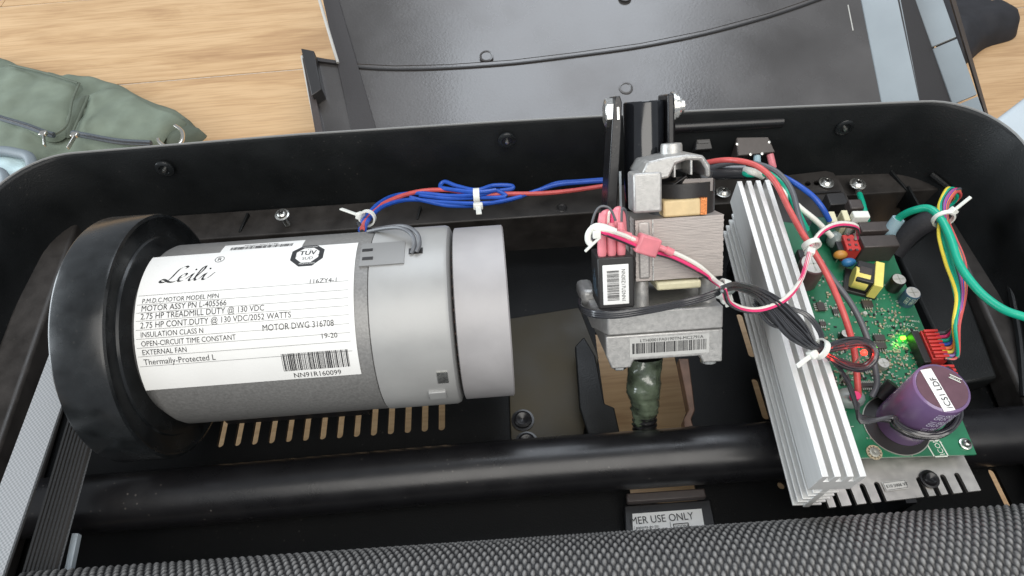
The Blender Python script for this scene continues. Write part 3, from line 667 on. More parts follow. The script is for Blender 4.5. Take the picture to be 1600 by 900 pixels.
# gearbox lower with feet
g = G(); fo = .0045
lpoly(g, [(xl, zm - .0004), (xr, zm - .0004), (xr, zb - fo), (xr - .011, zb - fo), (xr - .013, zb), (xl + .016, zb), (xl + .014, zb - fo), (xl + .003, zb - fo), (xl, zb + .004)], 0, DG)
g.build('gearbox_base', M['cast'], lift, bev=.0009, seg=3)
g = G(); g.prism([LP(x, y, zm) for x, y in ((xl + .0015, 0), (xr, 0), (xr, DG), (xl - .006, DG), (xl - .006, .016))], LZ * (zt_ - zm)); g.build('gearbox_lid', M['cast'], lift, bev=.0009, seg=3)
for (a, y) in ((xl + .0085, .007), (xr - .006, .007), ((xl + xr) / 2 + .012, .03)):
    g = G(); g.lathe(LP(a, y, zb - fo + .0005), -LZ, [(0, .0046), (.0028, .0046), (.0034, .0038), (.0036, 0)], 6 if a < 0 else 16); g.build('bolt', M['zinc'], lift)
# barcode label on gearbox
b0 = LM(984, 557); b1 = LM(1108, 524); u0, u1 = b0[0], b1[0]; v0, v1 = LM(1037, 557)[1] + .0008, LM(1037, 525)[1]
lb = lbox(G(), u0, u1, -.0004, .0005, v0, v1).build('barcode_label', M['silver_label'], lift)
F = Flat(lambda u, v: LP(u, -.0006, v)); F.barcode(u0 + .0015, v0 + .0022, u1 - .0015, v1 - .0032, 52, 5); F.text('LTH0001FA0190TN-MC2791A', u0 + .006, v1 - .0026, .0026, sx=1.1); F.build('lettering', M['print'], lb)
# top studs of gearbox and pillars
for (a, b) in ((LM(997, 470)[0], LM(1021, 470)[0]), (LM(1101, 470)[0], LM(1129, 470)[0])):
    z0 = zt_ - .001; z1 = LM(1010, 440, .008)[1]; cx = (a + b) / 2; G().cyl(LP(cx, .012, z0), LP(cx, .012, z1), (b - a) / 2, (b - a) / 2 * .95, 24).build('pillar', M['cast'], lift)
    G().cyl(LP(cx, .045, z0), LP(cx, .045, z1), (b - a) / 2, n=24).build('pillar', M['cast'], lift)
# laminated core: separate plates
c0 = LM(994, 440, .004); c1 = LM(1131, 335, .004); zc0, zc1 = c0[1], c1[1]; cxl, cxr = c0[0], c1[0]
print('core', cxl, cxr, zc0, zc1, 'gear', xl, xr, zb, zm, zt_)
npl = 40; th_ = (zc1 - zc0) / npl
pc = None
for k in range(npl):
    jx = random.uniform(-.0002, .0002); g = G(); lbox(g, cxl + jx, cxr + jx, .004 + random.uniform(-.00008, .00008), .052, zc0 + k * th_, zc0 + (k + .93) * th_)
    g.build('lamination', M['lam'], lift)
# left face strip of the core (lit vertical edge with weld line) + round side
sx_ = LM(1020, 400, .004)[0]
lbox(G(), sx_ - .0003, sx_ + .0003, .0034, .006, zc0, zc1).build('weld_line', M['zinc'], lift)
g = G(); lbox(g, cxl + .0006, sx_ - .0006, .0036, .02, zc0 + .0003, zc1 - .0003); g.build('core_edge_strip', mat('ground_core_edge', (.42, .40, .38), .42, metal=.6, nz=.1, aniso=(1, 1, 4), bump=.15), lift, bev=.002)
# white bobbin below and above
q = LM(1026, 455, .002); q1 = LM(1096, 440, .002)
lbox(G(), q[0], q1[0], .0015, .05, q[1] + .0002, q1[1] + .001).build('bobbin', M['cream'], lift, bev=.0012)
q = LM(1036, 330, .006); q1 = LM(1103, 309, .006)
cb = lbox(G(), q[0], q1[0] + .0005, .005, .045, zc1 + .0002, q1[1]).build('coil', M['yellow_tape'], lift, bev=.0012)
for k in range(6):
    xk = LM(1096 + k * 1.6, 320, .004)[0]; lbox(G(), xk - .0003, xk + .0003, .0042, .03, zc1 + .0006, q1[1] + .0004).build('copper_turn', M['copper'], cb)
# armature / fan behind, dark
ax_ = LM(1068, 300, .02)[0]; zq = LM(1068, 300, .02)[1]
G().cyl(LP(ax_, .026, zc1), LP(ax_, .026, zq + .006), .019, n=36).build('rotor_cap', M['black_plastic'], lift)
# grey sheet vane at the right
q = LM(1065, 304, .012); q1 = LM(1114, 278, .012)
lpoly(G(), [(q[0] - .004, q[1]), (q1[0], q[1] + .001), (q1[0], q1[1]), (q[0] + .002, q1[1] + .0005)], .012, .0126).build('fan_blade', mat('brushed_dark_vane', (.22, .20, .19), .28, metal=.6), lift)
for k in range(5):
    a_ = R(20 + k * 72); c = LP(ax_, .026, zq + .004)
    g = G(); e = LX * math.cos(a_) + LY * math.sin(a_); e2 = LX * math.cos(a_ + .5) + LY * math.sin(a_ + .5)
    g.prism([c + e * .006, c + e * .019, c + e2 * .018 + LZ * .006, c + e2 * .006 + LZ * .006], LZ * .0006); g.build('fan_blade', M['black_plastic'], lift)
# cast end bracket: upright leg + arch + boss
l0_ = LM(990, 335, .0); l1_ = LM(1034, 268, .0); zA = l0_[1] + .0004; zB = l1_[1]
g = G(); lbox(g, l0_[0], l1_[0], -.001, .016, zA, zB); g.build('bracket_leg', M['cast'], lift, bev=.0014, seg=3)
r0 = LM(1097, 268, .03); lbox(G(), LM(1093, 275, .03)[0], LM(1105, 275, .03)[0], .024, .05, zc1, LM(1100, 256, .03)[1]).build('bracket_leg', M['cast'], lift, bev=.002)
# arch profile in x-z
zt0 = LM(1045, 248, .01)[1]; A = [LM(*q, .010) for q in ((997, 272), (1007, 251), (1036, 244), (1068, 240), (1092, 241), (1103, 256), (1104, 274), (1097, 275), (1096, 262), (1088, 249), (1066, 249), (1050, 255), (1040, 276), (1030, 278))]
lpoly(G(), A, .002, .046).build('bracket_arch', M['cast'], lift, bev=.0012)
# inner ribs of arch
for q in ((1052, 262), (1078, 258)):
    p_ = LM(*q, .006); lbox(G(), p_[0] - .0006, p_[0] + .0006, .003, .03, p_[1] - .005, p_[1] + .004).build('arch_rib', M['cast'], lift, bev=.0003)
p_ = LM(1049, 236, .024); b_ = LM(1066, 236, .024)[0] - LM(1033, 236, .024)[0]; zt1 = LM(1049, 224, .024)[1]
G().lathe(LP(p_[0], .024, p_[1] - .010), LZ, [(0, b_ / 2 * 1.08), (.004, b_ / 2 * 1.04), (zt1 - p_[1] + .009, b_ / 2), (zt1 - p_[1] + .010, b_ / 2 * .93), (zt1 - p_[1] + .0101, 0)], 32).build('bearing_boss', M['cast'], lift)
# side block behind the left of the core (dark side)
lbox(G(), LM(972, 345, .02)[0], cxl, .02, .05, zc0 + .004, zc1 + .001).build('core_side', M['cast'], lift, bev=.001)
lbox(G(), xl - .010, xl, .03, DG - .003, zt_ - .004, zt_ + .006).build('gearbox_lug', M['cast'], lift, bev=.003)

# lift screw with grease, and the black lift tube in line with it
ys = .043
sx0 = LM(1006, 570, ys)[0]; zS0 = LM(1006, 678, ys)[1]; zS1 = LM(1006, 560, ys)[1]
g = G(); n_ = 46; prof = []
for k in range(n_ + 1):
    t = k / n_; z_ = zS0 + (zS1 - zS0) * t; prof.append((z_, .0072 + .0012 * (1 if k % 3 == 0 else 0)))
ls = G().lathe(LP(sx0, ys, 0), LZ, prof, 24).build('lead_screw', M['steel_black'], None)
tag(ls, 'threaded lift screw smeared with green grease above the wood floor opening', 'lift screw')
g = G(); rings = 34; prev = None
for k in range(rings + 1):
    t = k / rings; z_ = zS0 + .004 + (zS1 - zS0 - .003) * t; ring = []
    for j in range(24):
        a_ = 2 * math.pi * j / 24; rad_ = (.0064 + .0048 * math.sin(min(1, t * 1.15) * math.pi * .62) ** 1.5) * (1 + .20 * noise.noise(Vector((math.cos(a_) * 1.3, math.sin(a_) * 1.3, t * 4.5)))) + .0010 * math.sin(t * 80 + a_) * max(0, .75 - t)
        rad_ += .0016 * max(0, noise.noise(Vector((math.cos(a_) * 2 + 4, math.sin(a_) * 2, t * 9))))
        ring.append(g.bm.verts.new(LP(sx0 + rad_ * math.cos(a_), ys + rad_ * math.sin(a_), z_)))
    if prev:
        for j in range(24): g.face([prev[j], prev[(j + 1) % 24], ring[(j + 1) % 24], ring[j]])
    prev = ring
g.build('grease', M['grease'], ls, smooth=180)
# tube
tubex = LM(1006, 200, ys)[0]; zT1 = LM(1006, 158, ys)[1]; rT = (LM(1036, 200, ys)[0] - LM(973, 200, ys)[0]) / 2
lt = thing('lift_tube', LP(tubex, ys, zt_), 'black steel lift tube held between two flat arms with zinc bolts', 'lift tube')
z_s = zt_ + .01
g = G(); g.lathe(LP(tubex, ys, 0), LZ, [(z_s, rT), (zT1 - .001, rT), (zT1, rT - .0008), (zT1, rT - .0028), (zT1 - .02, rT - .0028)], 40); g.build('tube', M['tube_gloss'], lt)
def arm(pts, y0, y1, name, m): return lpoly(G(), pts, y0, y1).build(name, m, lt, bev=.0006)
yA0, yA1 = ys - .012, ys + .012
aL = [LM(*q, yA0) for q in ((959, 160), (962, 150), (969, 150), (972, 160), (971, 200), (963, 345), (947, 345), (956, 200))]
arm(aL, yA0, yA0 + .022, 'arm', M['steel_black'])
xa = LM(963, 170, ys)[0]; xb = LM(971, 170, ys)[0]
zA0 = LM(960, 340, ys)[1]
xr_ = LM(1038, 170, ys)[0]; g = G(); lbox(g, xr_ - .001, xr_ + .003, ys - .012, ys + .012, LM(1040, 230, ys)[1], zT1 + .003); g.build('arm', M['steel_black'], lt, bev=.001)
zbo = LM(955, 176, ys)[1]
g = G(); g.lathe(LP(xa - .0005, ys - .004, zbo), -LX, [(0, .0095), (.0012, .0095), (.0012, .0082), (.0066, .0082), (.0074, .0072), (.0074, 0)], 6); g.build('hex_bolt', M['zinc'], lt)
g = G(); g.lathe(LP(xr_ + .003, ys - .004, zbo + .001), LX, [(0, .0085), (.0015, .0085), (.0015, .007), (.0035, .0072), (.0036, .0058), (.005, .0056), (.0052, .0036), (.0072, .0036), (.0074, 0)], 12); g.build('lock_nut', M['zinc'], lt)
# pale strip beside the tube
q0 = LM(967, 268, .036); q1 = LM(972, 332, .036); lbox(G(), q0[0], q1[0], .036, .0366, q1[1], q0[1]).build('pale_strip', M['pale_plastic'], lt)

# run capacitor box
cbx = thing('run_capacitor', LP(xl + .0, .01, zt_), 'black rectangular run capacitor with white barcode label and pink crimp terminals', 'capacitor')
yb0 = -.012; f0_ = LM(936, 484, yb0); f1_ = LM(990, 400, yb0)
g = G(); lbox(g, f0_[0], f1_[0], yb0, yb0 + .026, f0_[1], f1_[1]); g.build('case', M['black_plastic'], cbx, bev=.0008)
u0, v0 = LM(943, 477, yb0); u1, v1 = LM(982, 412, yb0)
cl = lbox(G(), u0, u1, yb0 - .0004, yb0 + .001, v0, v1).build('label_sticker', M['label'], cbx, bev=.0004)
F = Flat(lambda u, v: LP(u, yb0 - .0006, v)); F.barcode(u0 + (u1 - u0) * .16, v0 + .0025, u0 + (u1 - u0) * .62, v1 - .0030, 34, 9, vert=True)
F.text('NN20Z17U2NN1', u0 + (u1 - u0) * .72, v1 - .0026, .0029, rot=-math.pi / 2, sx=.85); F.build('lettering', M['print'], cl)
F = Flat(lambda u, v: LP(f0_[0] - .0001, yb0 + .020 - u * 1.0, v)); 
for k in range(5): F.text(('CBB61', '18uF', '5%250V', '50/60', 'UL')[k], .003 + k * .0032, f0_[1] + .006, .0045, rot=math.pi / 2)
F.build('side_print', mat('faded_blue_print', (.10, .16, .22), .5), cbx)
for k in range(5):
    xq = f0_[0] + .0035 + (k % 3) * .0052; yq = yb0 + (.006 if k < 3 else .016); xq += .002 if k > 2 else 0
    top = LM(945, 352 if k < 3 else 340, yb0)[1]
    G().lathe(LP(xq, yq, f1_[1]), LZ, [(0, .0023), (.002, .0026), (top - f1_[1] - .004, .0025), (top - f1_[1], .0015)], 14).build('crimp_terminal', M['pink_sleeve'], cbx)
for k in range(5):
    xq = f0_[0] + .0045 + k * .0024; z1 = LM(960, 350, yb0)[1]; m = [M['pink_sleeve'], M['white_wire'], M['pink_wire'], M['pink_sleeve'], M['grey_wire']][k]
    pts = [LP(xq, .0, z1 - .012), LP(xq + .001, .0, z1 - .003), LP(xq + .002, .002, z1 + .003 + .0006 * k), LP(xq + .005, .005, z1 + .002), LP(xq + .006, .006, z1 - .010)]
    G().tube(spline(pts), .0011 if m is not M['pink_sleeve'] else .0022, 8).build('lead', m, cbx)
# clear loop
G().tube(spline([LP(*LM(926, 380, -.006)[:1], -.006, LM(926, 380, -.006)[1])] + [LP(LM(*q, -.006)[0], -.006, LM(*q, -.006)[1]) for q in ((925, 350), (935, 325), (952, 325), (962, 345))]), .0007, 8).build('lead', M['grey_wire'], cbx)

# ------------------------------------------------ zip ties
def strap_loop(c, nrm, rx, ry, w, t, n=24):
    """closed strap ring round a bundle: nrm = bundle direction"""
    nrm = Vector(nrm).normalized(); a = nrm.orthogonal().normalized(); b = nrm.cross(a); g = G(); R4 = []
    for k in range(n):
        an = 2 * math.pi * k / n; d = a * math.cos(an) * rx + b * math.sin(an) * ry; dd = d.normalized()
        R4.append(g.verts([Vector(c) + d + nrm * w / 2, Vector(c) + d - nrm * w / 2, Vector(c) + d + dd * t - nrm * w / 2, Vector(c) + d + dd * t + nrm * w / 2]))
    for k in range(n):
        p, q = R4[k], R4[(k + 1) % n]
        for i in range(4): g.face([p[i], p[(i + 1) % 4], q[(i + 1) % 4], q[i]])
    return g
def rot_to(x, y):
    x = Vector(x).normalized(); y = Vector(y); y = (y - x * y.dot(x)).normalized(); return Matrix((x, y, x.cross(y))).transposed()
def zip_tie(c, bundle, r, tail, tail_len, label, w=.0034, head=None):
    c = Vector(c); t = thing('zip_tie', c, label, 'cable tie', 'white nylon cable ties')
    strap_loop(c, bundle, r, r, w, .0011).build('strap', M['nylon'], t)
    tail = Vector(tail).normalized(); h = Vector(head) if head else c + tail * (r + .001)
    rm = rot_to(tail, bundle)
    G().box(h, (.0044, w * 1.5, .0046), rm).build('head', M['nylon'], t, bev=.0006)
    pts = [h, h + tail * tail_len * .5, h + tail * tail_len]
    G().box(h + tail * tail_len / 2, (tail_len, w * .85, .0011), rm).build('tail', M['nylon'], t, bev=.0003)
    return t

# ------------------------------------------------ motor lead harness
h1 = thing('motor_lead_bundle', P(745, 300, .06), 'red and blue motor leads looped and tied above the drive motor', 'cable', 'wiring')
zz = .072
wire([(566, 358, .118), (572, 345, .105), (600, 318, .085), (650, 300, zz), (700, 297, zz), (745, 305, zz), (790, 303, zz), (850, 302, zz), (900, 297, zz), (960, 288, zz)], .0017, M['red_wire'], parent=h1)
wire([(563, 360, .117), (568, 345, .105), (592, 318, .088), (620, 305, zz), (660, 302, zz), (700, 306, zz), (745, 304, zz + .003), (780, 298, zz), (800, 295, zz), (798, 290, zz), (770, 290, zz + .002), (745, 297, zz + .004), (715, 291, zz + .002), (695, 284, zz), (688, 292, zz), (705, 296, zz + .003), (745, 300, zz + .005), (775, 297, zz + .004)], .0016, M['blue_wire'], parent=h1)
wire([(569, 360, .116), (576, 343, .104), (600, 322, .087), (640, 312, zz), (690, 316, zz - .002), (745, 318, zz), (790, 314, zz - .003), (830, 301, zz), (870, 289, zz), (910, 285, zz), (960, 282, zz)], .0016, M['blue_wire'], parent=h1)
wire([(640, 308, zz), (690, 320, zz - .003), (720, 322, zz - .003), (745, 321, zz - .003), (785, 314, zz), (815, 307, zz)], .0015, M['blue_wire'], parent=h1)
wire([(840, 298, zz - .002), (870, 286, zz - .003), (905, 283, zz - .002), (958, 279, zz)], .0015, M['blue_wire'], parent=h1)
wire([(775, 297, zz + .003), (790, 307, zz + .001), (745, 309, zz), (700, 310, zz - .001), (655, 305, zz - .001)], .0015, M['blue_wire'], parent=h1)
wire([(566, 358, .116), (560, 349, .112), (566, 362, .117)], .0014, M['black_wire'], parent=h1)
zip_tie(P(745, 308, zz), P(700, 311, zz) - P(790, 305, zz), .0058, P(748, 340, .090) - P(745, 315, zz + .004), .0155, 'white zip tie hanging from the red and blue cable loop', .0046, head=P(747, 322, zz + .008))
zip_tie(P(574, 341, .104), P(560, 362, .117) - P(592, 322, .09), .0046, P(538, 326, .110) - P(572, 338, .110), .016, 'white zip tie with pale tail where leads enter the grey motor', .0038)

# ------------------------------------------------ controller assembly
ctl = thing('motor_controller', P(1400, 560, .055), 'green motor control board with tall finned heat sink and large violet capacitor', 'circuit board')
ZP = .068
pl_pts = [(1300, 795), (1532, 765), (1512, 700), (1395, 395), (1180, 395)]
po = [P(*q, .059) for q in pl_pts]
# base plate with comb slots at its front edge
fa, fb = P(1296, 793, .059), P(1533, 766, .059); ex = (fb - fa).normalized(); ey = Vector((-ex.y, ex.x, 0)); wpl = (fb - fa).length
loop = [(0, 0)]
slots = [(1305, 1), (1330, 1), (1354, 0), (1378, 0), (1448, 0), (1468, 0), (1488, 0), (1512, 0)]
for spx, _ in slots:
    cxs = (P(spx, 775, .059) - fa).dot(ex); w2 = .0016; dp = .0095
    loop += [(cxs - w2, 0)] + [(cxs - w2 * math.cos(R(180 * k / 6)), dp + w2 * math.sin(R(180 * k / 6))) for k in range(7)] + [(cxs + w2, 0)]
loop += [(wpl, 0), (wpl + .003, .16), (0, .16)]
fmx = Matrix.Translation(fa - Vector((0, 0, .0012))) @ Matrix((ex, ey, (0, 0, 1))).transposed().to_4x4()
holed('base_plate', loop, [], 0, .0022, M['alu_plate'], ctl, frame=fmx)
bolt_head(P(1452, 749, .0595), .0042, .003, parent=ctl); 
l0 = P(1384, 768, .0597); fmp = frame_map(l0, P(1420, 763, .0597) - l0, P(1384, 750, .0597) - l0)
lbp = G().quad([fmp(0, 0), fmp(.0135, 0), fmp(.0135, .0052), fmp(0, .0052)]).build('tiny_label', M['silver_label'], ctl)
F = Flat(frame_map(l0, P(1420, 763, .0597) - l0, P(1384, 750, .0597) - l0, .0003)); F.text('E10 5006 VT', .0014, .0017, .0024); 
for r4 in ((.0004, .0004, .0131, .0006), (.0004, .0046, .0131, .0048), (.0004, .0004, .0006, .0048), (.0129, .0004, .0131, .0048)): F.rect(*r4)
F.build('lettering', M['print'], lbp)
G().box(Vector((.215, .105, .040)), (.006, .02, .036)).build('standoff', M['steel_black'], ctl)
G().box(Vector((.215, .30, .030)), (.08, .006, .055)).build('standoff', M['steel_black'], ctl)
# board
bp_ = [P(*q, ZP) for q in ((1320, 716), (1526, 710), (1400, 408), (1388, 372), (1215, 345), (1195, 420))]
pcb = G().prism(bp_, (0, 0, -.0016)).build('circuit_board', M['pcb'], ctl)
def BP(px, py, dz=0): return P(px, py, ZP + dz)
def comp(px, py, w, d, h, m, name='chip', ang=3.5, bev=.0003, base=0, parent=pcb):
    """box standing on the board, centred under the pixel of its top"""
    c = P(px, py, ZP + h + base); rm = Matrix.Rotation(-R(ang), 3, 'Z')
    return G().box(Vector((c.x, c.y, ZP + base + h / 2)), (w, d, h), rm).build(name, m, parent, bev=bev)
def soic(px, py, w, d, h=.0022, n=4, ang=3.5, side='y'):
    o = comp(px, py, w, d, h, M['brown_black'], 'chip', ang); c = P(px, py, ZP + h); rm = Matrix.Rotation(-R(ang), 3, 'Z'); g = G()
    for k in range(n):
        for s_ in (-1, 1):
            o_ = ((k + .5) / n - .5) * (w if side == 'y' else d) * .9
            v_ = Vector((o_, s_ * (d / 2 + .0008), 0)) if side == 'y' else Vector((s_ * (w / 2 + .0008), o_, 0))
            g.box(Vector((c.x, c.y, ZP + .0008)) + rm @ v_, (.0006, .0018, .0012) if side == 'y' else (.0018, .0006, .0012), rm)
    g.build('pins', M['solder'], pcb); return o
soic(1283, 478, .0050, .0062, side='x'); soic(1356, 474, .0066, .0048); soic(1306, 486, .0036, .0034, .0018, 3)
soic(1375, 527, .0066, .0042, .003, 4, side='y'); soic(1377, 539, .0066, .0042, .003, 4, side='y')
soic(1362, 601, .0130, .0026, .0022, 10); soic(1322, 590, .005, .005, .003, 3); soic(1355, 575, .004, .003, .002, 3)
soic(1286, 505, .004, .003, .002, 3); soic(1318, 525, .005, .004, .0025, 3)
# many small parts
rg = random.Random(5)
def in_board(x, y):
    # right board edge between (1400,408) and (1526,710)
    xr2 = 1400 + (y - 408) * 126 / 302 - 10; return 1215 + (y - 345) * .33 < x < xr2
clusters = [(1385, 560, 55, 42, 230), (1300, 540, 40, 30, 90), (1375, 500, 38, 22, 50), (1300, 600, 26, 30, 50), (1300, 480, 30, 16, 30), (1410, 520, 28, 26, 40), (1350, 590, 40, 22, 60), (1445, 600, 14, 14, 10), (1492, 650, 10, 18, 16), (1395, 488, 18, 14, 20), (1290, 440, 30, 25, 20), (1395, 400, 8, 12, 8)]
nparts = 0; sm = {}
for (cx_, cy_, sx2, sy2, n2) in clusters:
    for k in range(n2):
        x = cx_ + rg.gauss(0, .5) * sx2; y = cy_ + rg.gauss(0, .5) * sy2
        if not in_board(x, y): continue
        kind = rg.random(); m = M['smd'] if kind < .52 else (M['solder'] if kind < .78 else M['black_plastic'])
        key = m.name; g = sm.setdefault(key, G()); w_ = rg.choice((.0009, .0012, .0016)); d_ = rg.choice((.0007, .0009, .0012)); h_ = rg.choice((.0005, .0007, .0010))
        if rg.random() < .5: w_, d_ = d_, w_
        c = BP(x, y); g.box(Vector((c.x, c.y, ZP + h_ / 2)), (w_, d_, h_), Matrix.Rotation(-R(3.5), 3, 'Z'))
g = sm['solder']
for k in range(46):
    x = rg.uniform(1262, 1470); y = rg.uniform(430, 690); n3 = rg.randint(3, 9); hz = rg.random() < .5
    for j in range(n3):
        xx, yy = (x + j * 5.2, y - j * .3) if hz else (x + j * 1.9, y + j * 5.0)
        if in_board(xx, yy): c = BP(xx, yy); g.lathe((c.x, c.y, ZP), (0, 0, 1), [(0, .00062), (.0004, .0004)], 6)
for key, g in sm.items():
    o = g.build('small_components', bpy.data.materials[key], pcb); o['kind'] = 'stuff'
# silkscreen
F = Flat(frame_map(BP(1300, 650, .0002), (1, -.02, 0), (.02, 1, 0)))
def su(px, py):
    p = BP(px, py) - BP(1300, 650); return p.x, p.y
for (t, px, py, sz, rt) in (('R41 C12 U7', 1372, 510, .0022, 0), ('Q3', 1395, 470, .002, 0), ('J6', 1412, 560, .0025, 0), ('F.C.C', 1408, 506, .0028, -.2), ('ROHS', 1415, 515, .0026, -.2), ('94V-0', 1420, 500, .002, -.2), ('D22', 1315, 505, .0022, 0), ('MC1648DLS', 1470, 660, .0028, .9), ('C31', 1296, 452, .002, 0), ('LED1', 1405, 538, .0018, 0), ('TP4', 1440, 560, .002, 0)):
    F.text(t, *su(px, py), sz, rot=rt)
x0, y0 = su(1460, 712); F.rect(x0, y0, x0 + .0085, y0 + .0007); F.rect(x0 - .0015, y0 + .0095, x0 + .0072, y0 + .0102); 
F.add([(x0, y0), (x0 + .0007, y0), (x0 - .0008, y0 + .010), (x0 - .0015, y0 + .010)], [(0, 1, 2, 3)]); F.add([(x0 + .0078, y0), (x0 + .0085, y0), (x0 + .0072, y0 + .010), (x0 + .0065, y0 + .010)], [(0, 1, 2, 3)])
F.text('ICON', x0 + .0068, y0 + .0012, .0042, rot=R(98), bold=.00012)
for k in range(60):
    px = rg.uniform(1260, 1480); py = rg.uniform(440, 690)
    if in_board(px, py): u_, v_ = su(px, py); F.rect(u_, v_, u_ + rg.choice((.0004, .0016)), v_ + .0003)
F.build('silkscreen', M['silk'], pcb)
# star pad and screws
sp_ = BP(1366, 707, .0003); g = G()
for k in range(6): g.box(sp_, (.0085, .0022, .0006), Matrix.Rotation(R(30 * k), 3, 'Z'))
g.build('star_pad', M['smd'], pcb); G().lathe(sp_, (0, 0, 1), [(0, .003), (.0008, .0028), (.001, .0015), (.0006, 0)], 16).build('pad_hole', M['solder'], pcb)
truss('bolt', BP(1508, 694, .0002), r=.0034, parent=ctl)
# big violet capacitor
cb_ = BP(1408, 661); hcap = .047; rc = .0142
def capacitor(base, r, h, side, top, name, parent, z0=ZP):
    b = Vector((base.x, base.y, z0)); o = G().lathe(b, (0, 0, 1), [(0, r * .96), (.0008, r), (h - .0018, r), (h - .0006, r * .985), (h, r * .93), (h + .0002, r * .90), (h - .0002, r * .88)], 48).build(name, side, parent, smooth=30)
    G().lathe(b, (0, 0, 1), [(h - .002, r * .885), (h + .0001, r * .885), (h + .0001, 0)], 48).build('top', top, o); return o, b
cap, cbb = capacitor(cb_, rc, hcap, M['purple'], M['plum'], 'main_capacitor', ctl)
rg_c = BP(1400, 664, .0002); G().lathe(rg_c, (0, 0, 1), [(0, .0186), (.0004, .0186), (.0004, .0181), (0, .0181)], 64).build('silver_ring', M['solder'], cap)
G().lathe(rg_c, (0, 0, 1), [(-.0001, .0180), (.0003, .0180)], 64).build('insulating_disc', M['black_plastic'], cap)
# strip label on its top
tz2 = ZP + hcap + .0003; s0_, s1_ = P(1446, 577, tz2), P(1484, 642, tz2); ex = (s1_ - s0_).normalized(); fmq = frame_map(s0_, ex, Vector((-ex.y, ex.x, 0)))
Ls = (s1_ - s0_).length; hw = .0030
G().prism([fmq(0, -hw), fmq(Ls, -hw), fmq(Ls, hw), fmq(0, hw)], (0, 0, .0002)).build('paper_strip', M['label'], cap)
F = Flat(frame_map(s0_ + Vector((0, 0, .0005)), ex, Vector((-ex.y, ex.x, 0)))); F.text('/CS1 LDF', Ls - .001, hw * .75, .0046, rot=math.pi); F.build('lettering', M['print'], cap)
# printed marks on the sleeve
F = Flat(lambda u, v: cbb + Vector((math.cos(u) * (rc + .00015), math.sin(u) * (rc + .00015), v)))
def sleeve(th0, v, txt, sz):
    vs_, fs_ = text_mesh(txt, sz, bold=.00012); F.add([(th0 + b / rc, v - a) for a, b in vs_], fs_)
for i in range(4):
    for j in range(3):
        sleeve(R(-112 + i * 15), .0435 - j * .0085, ('105', '85c', '200V', 'CE')[i], .0046)
F.build('sleeve_print', mat('pale_violet_print', (.62, .60, .72), .5), cap)
F = Flat(frame_map(P(1482, 590, tz2) , (.8, -.6, 0), (.6, .8, 0), .0002)); F.rect(0, 0, .006, .0005); F.rect(0, .002, .006, .0025); F.text('JWCO', .0005, .0006, .0017); F.build('top_print', M['silk'], cap)
# small electrolytics
def small_cap(px, py, r, h, side, ang=0, txt=None):
    t = P(px, py, ZP + h); o, b = capacitor(t, r, h, side, M['cap_top'], 'capacitor', ctl)
    g = G(); g.box(b + Vector((0, 0, h + .0001)), (r * 1.4, r * .10, .0003)); g.box(b + Vector((0, 0, h + .0001)), (r * .10, r * 1.4, .0003)); g.build('vent_mark', M['solder'], o)
    if txt:
        F = Flat(lambda u, v: b + Vector((math.cos(u) * (r + .0001), math.sin(u) * (r + .0001), v)))
        for i in range(3):
            vs_, fs_ = text_mesh(txt, .0032, bold=.00008); F.add([(R(-150 + i * 38) + bb / r, h - .001 - aa) for aa, bb in vs_], fs_)
        F.build('sleeve_print', M['silk'], o)
    return o
small_cap(1405, 436, .0046, .0105, M['black_plastic']); small_cap(1427, 457, .0048, .0115, M['cap_blue'], txt='DIBS')
small_cap(1381, 567, .0036, .0050, M['cap_top']); small_cap(1271, 412, .0084, .020, M['maroon']); small_cap(1322, 521, .0030, .0060, M['black_plastic'])
small_cap(1333, 488, .0014, .002, M['cap_top']); small_cap(1352, 489, .0014, .002, M['cap_top'])
# transformer
tc_ = BP(1350, 452); tf = G(); c = Vector((P(1352, 432, ZP + .010).x, P(1352, 432, ZP + .010).y, ZP))
rm = Matrix.Rotation(R(-24), 3, 'Z')
trf = G().box(c + Vector((0, 0, .0015)), (.021, .019, .003), rm).build('transformer', M['black_plastic'], ctl, bev=.0005)
G().box(c + Vector((0, 0, .0095)), (.0135, .0165, .011), rm).build('core', M['black_plastic'], trf, bev=.0006)
G().box(c + rm @ Vector((.0065, 0, .0092)), (.0055, .0205, .0135), rm).build('yellow_tape', M['trafo_yellow'], trf, bev=.0004)
g = G(); g.lathe(c + rm @ Vector((-.0075, -.002, .0090)), rm @ Vector((1, 0, 0)), [(0, .0068), (.0005, .0072), (.009, .0072)], 32); g.build('winding', M['trafo_yellow'], trf)
G().box(c + rm @ Vector((-.002, -.0005, .0158)), (.0075, .0055, .0016), rm).build('core_cap', M['brown_black'], trf, bev=.0003)
# relays, spade terminals, discs, connectors
comp(1370, 353, .0225, .0085, .017, M['brown_black'], 'relay', 2, .0008, parent=ctl); comp(1375, 376, .0240, .0100, .017, M['brown_black'], 'relay', 2, .0008, parent=ctl)
for q in ((1302, 338), (1322, 336)): comp(*q, .0042, .0095, .016, M['cream'], 'spade_terminal', 4, .0006, parent=ctl)
comp(1346, 334, .0110, .0060, .020, M['nylon'], 'spade_terminal', 4, .0008, parent=ctl)
for (q, m) in (((1313, 398), M['disc_orange']), ((1326, 410), M['disc_blue'])):
    p_ = P(*q, ZP + .008); g = G(); g.sphere(p_, .0048, (1, .62, .72)); g.build('disc_component', m, ctl)
    G().cyl((p_.x, p_.y, ZP), p_, .0005, n=6).build('lead', M['solder'], ctl)
p_ = P(1304, 375, ZP + .006); G().sphere(p_, .0062, (.9, 1, 1)).build('gel_blob', M['gel'], ctl)
p_ = P(1328, 622, ZP + .004); G().sphere(p_, .0075, (1.2, .9, .6)).build('gel_blob', M['gel'], ctl)
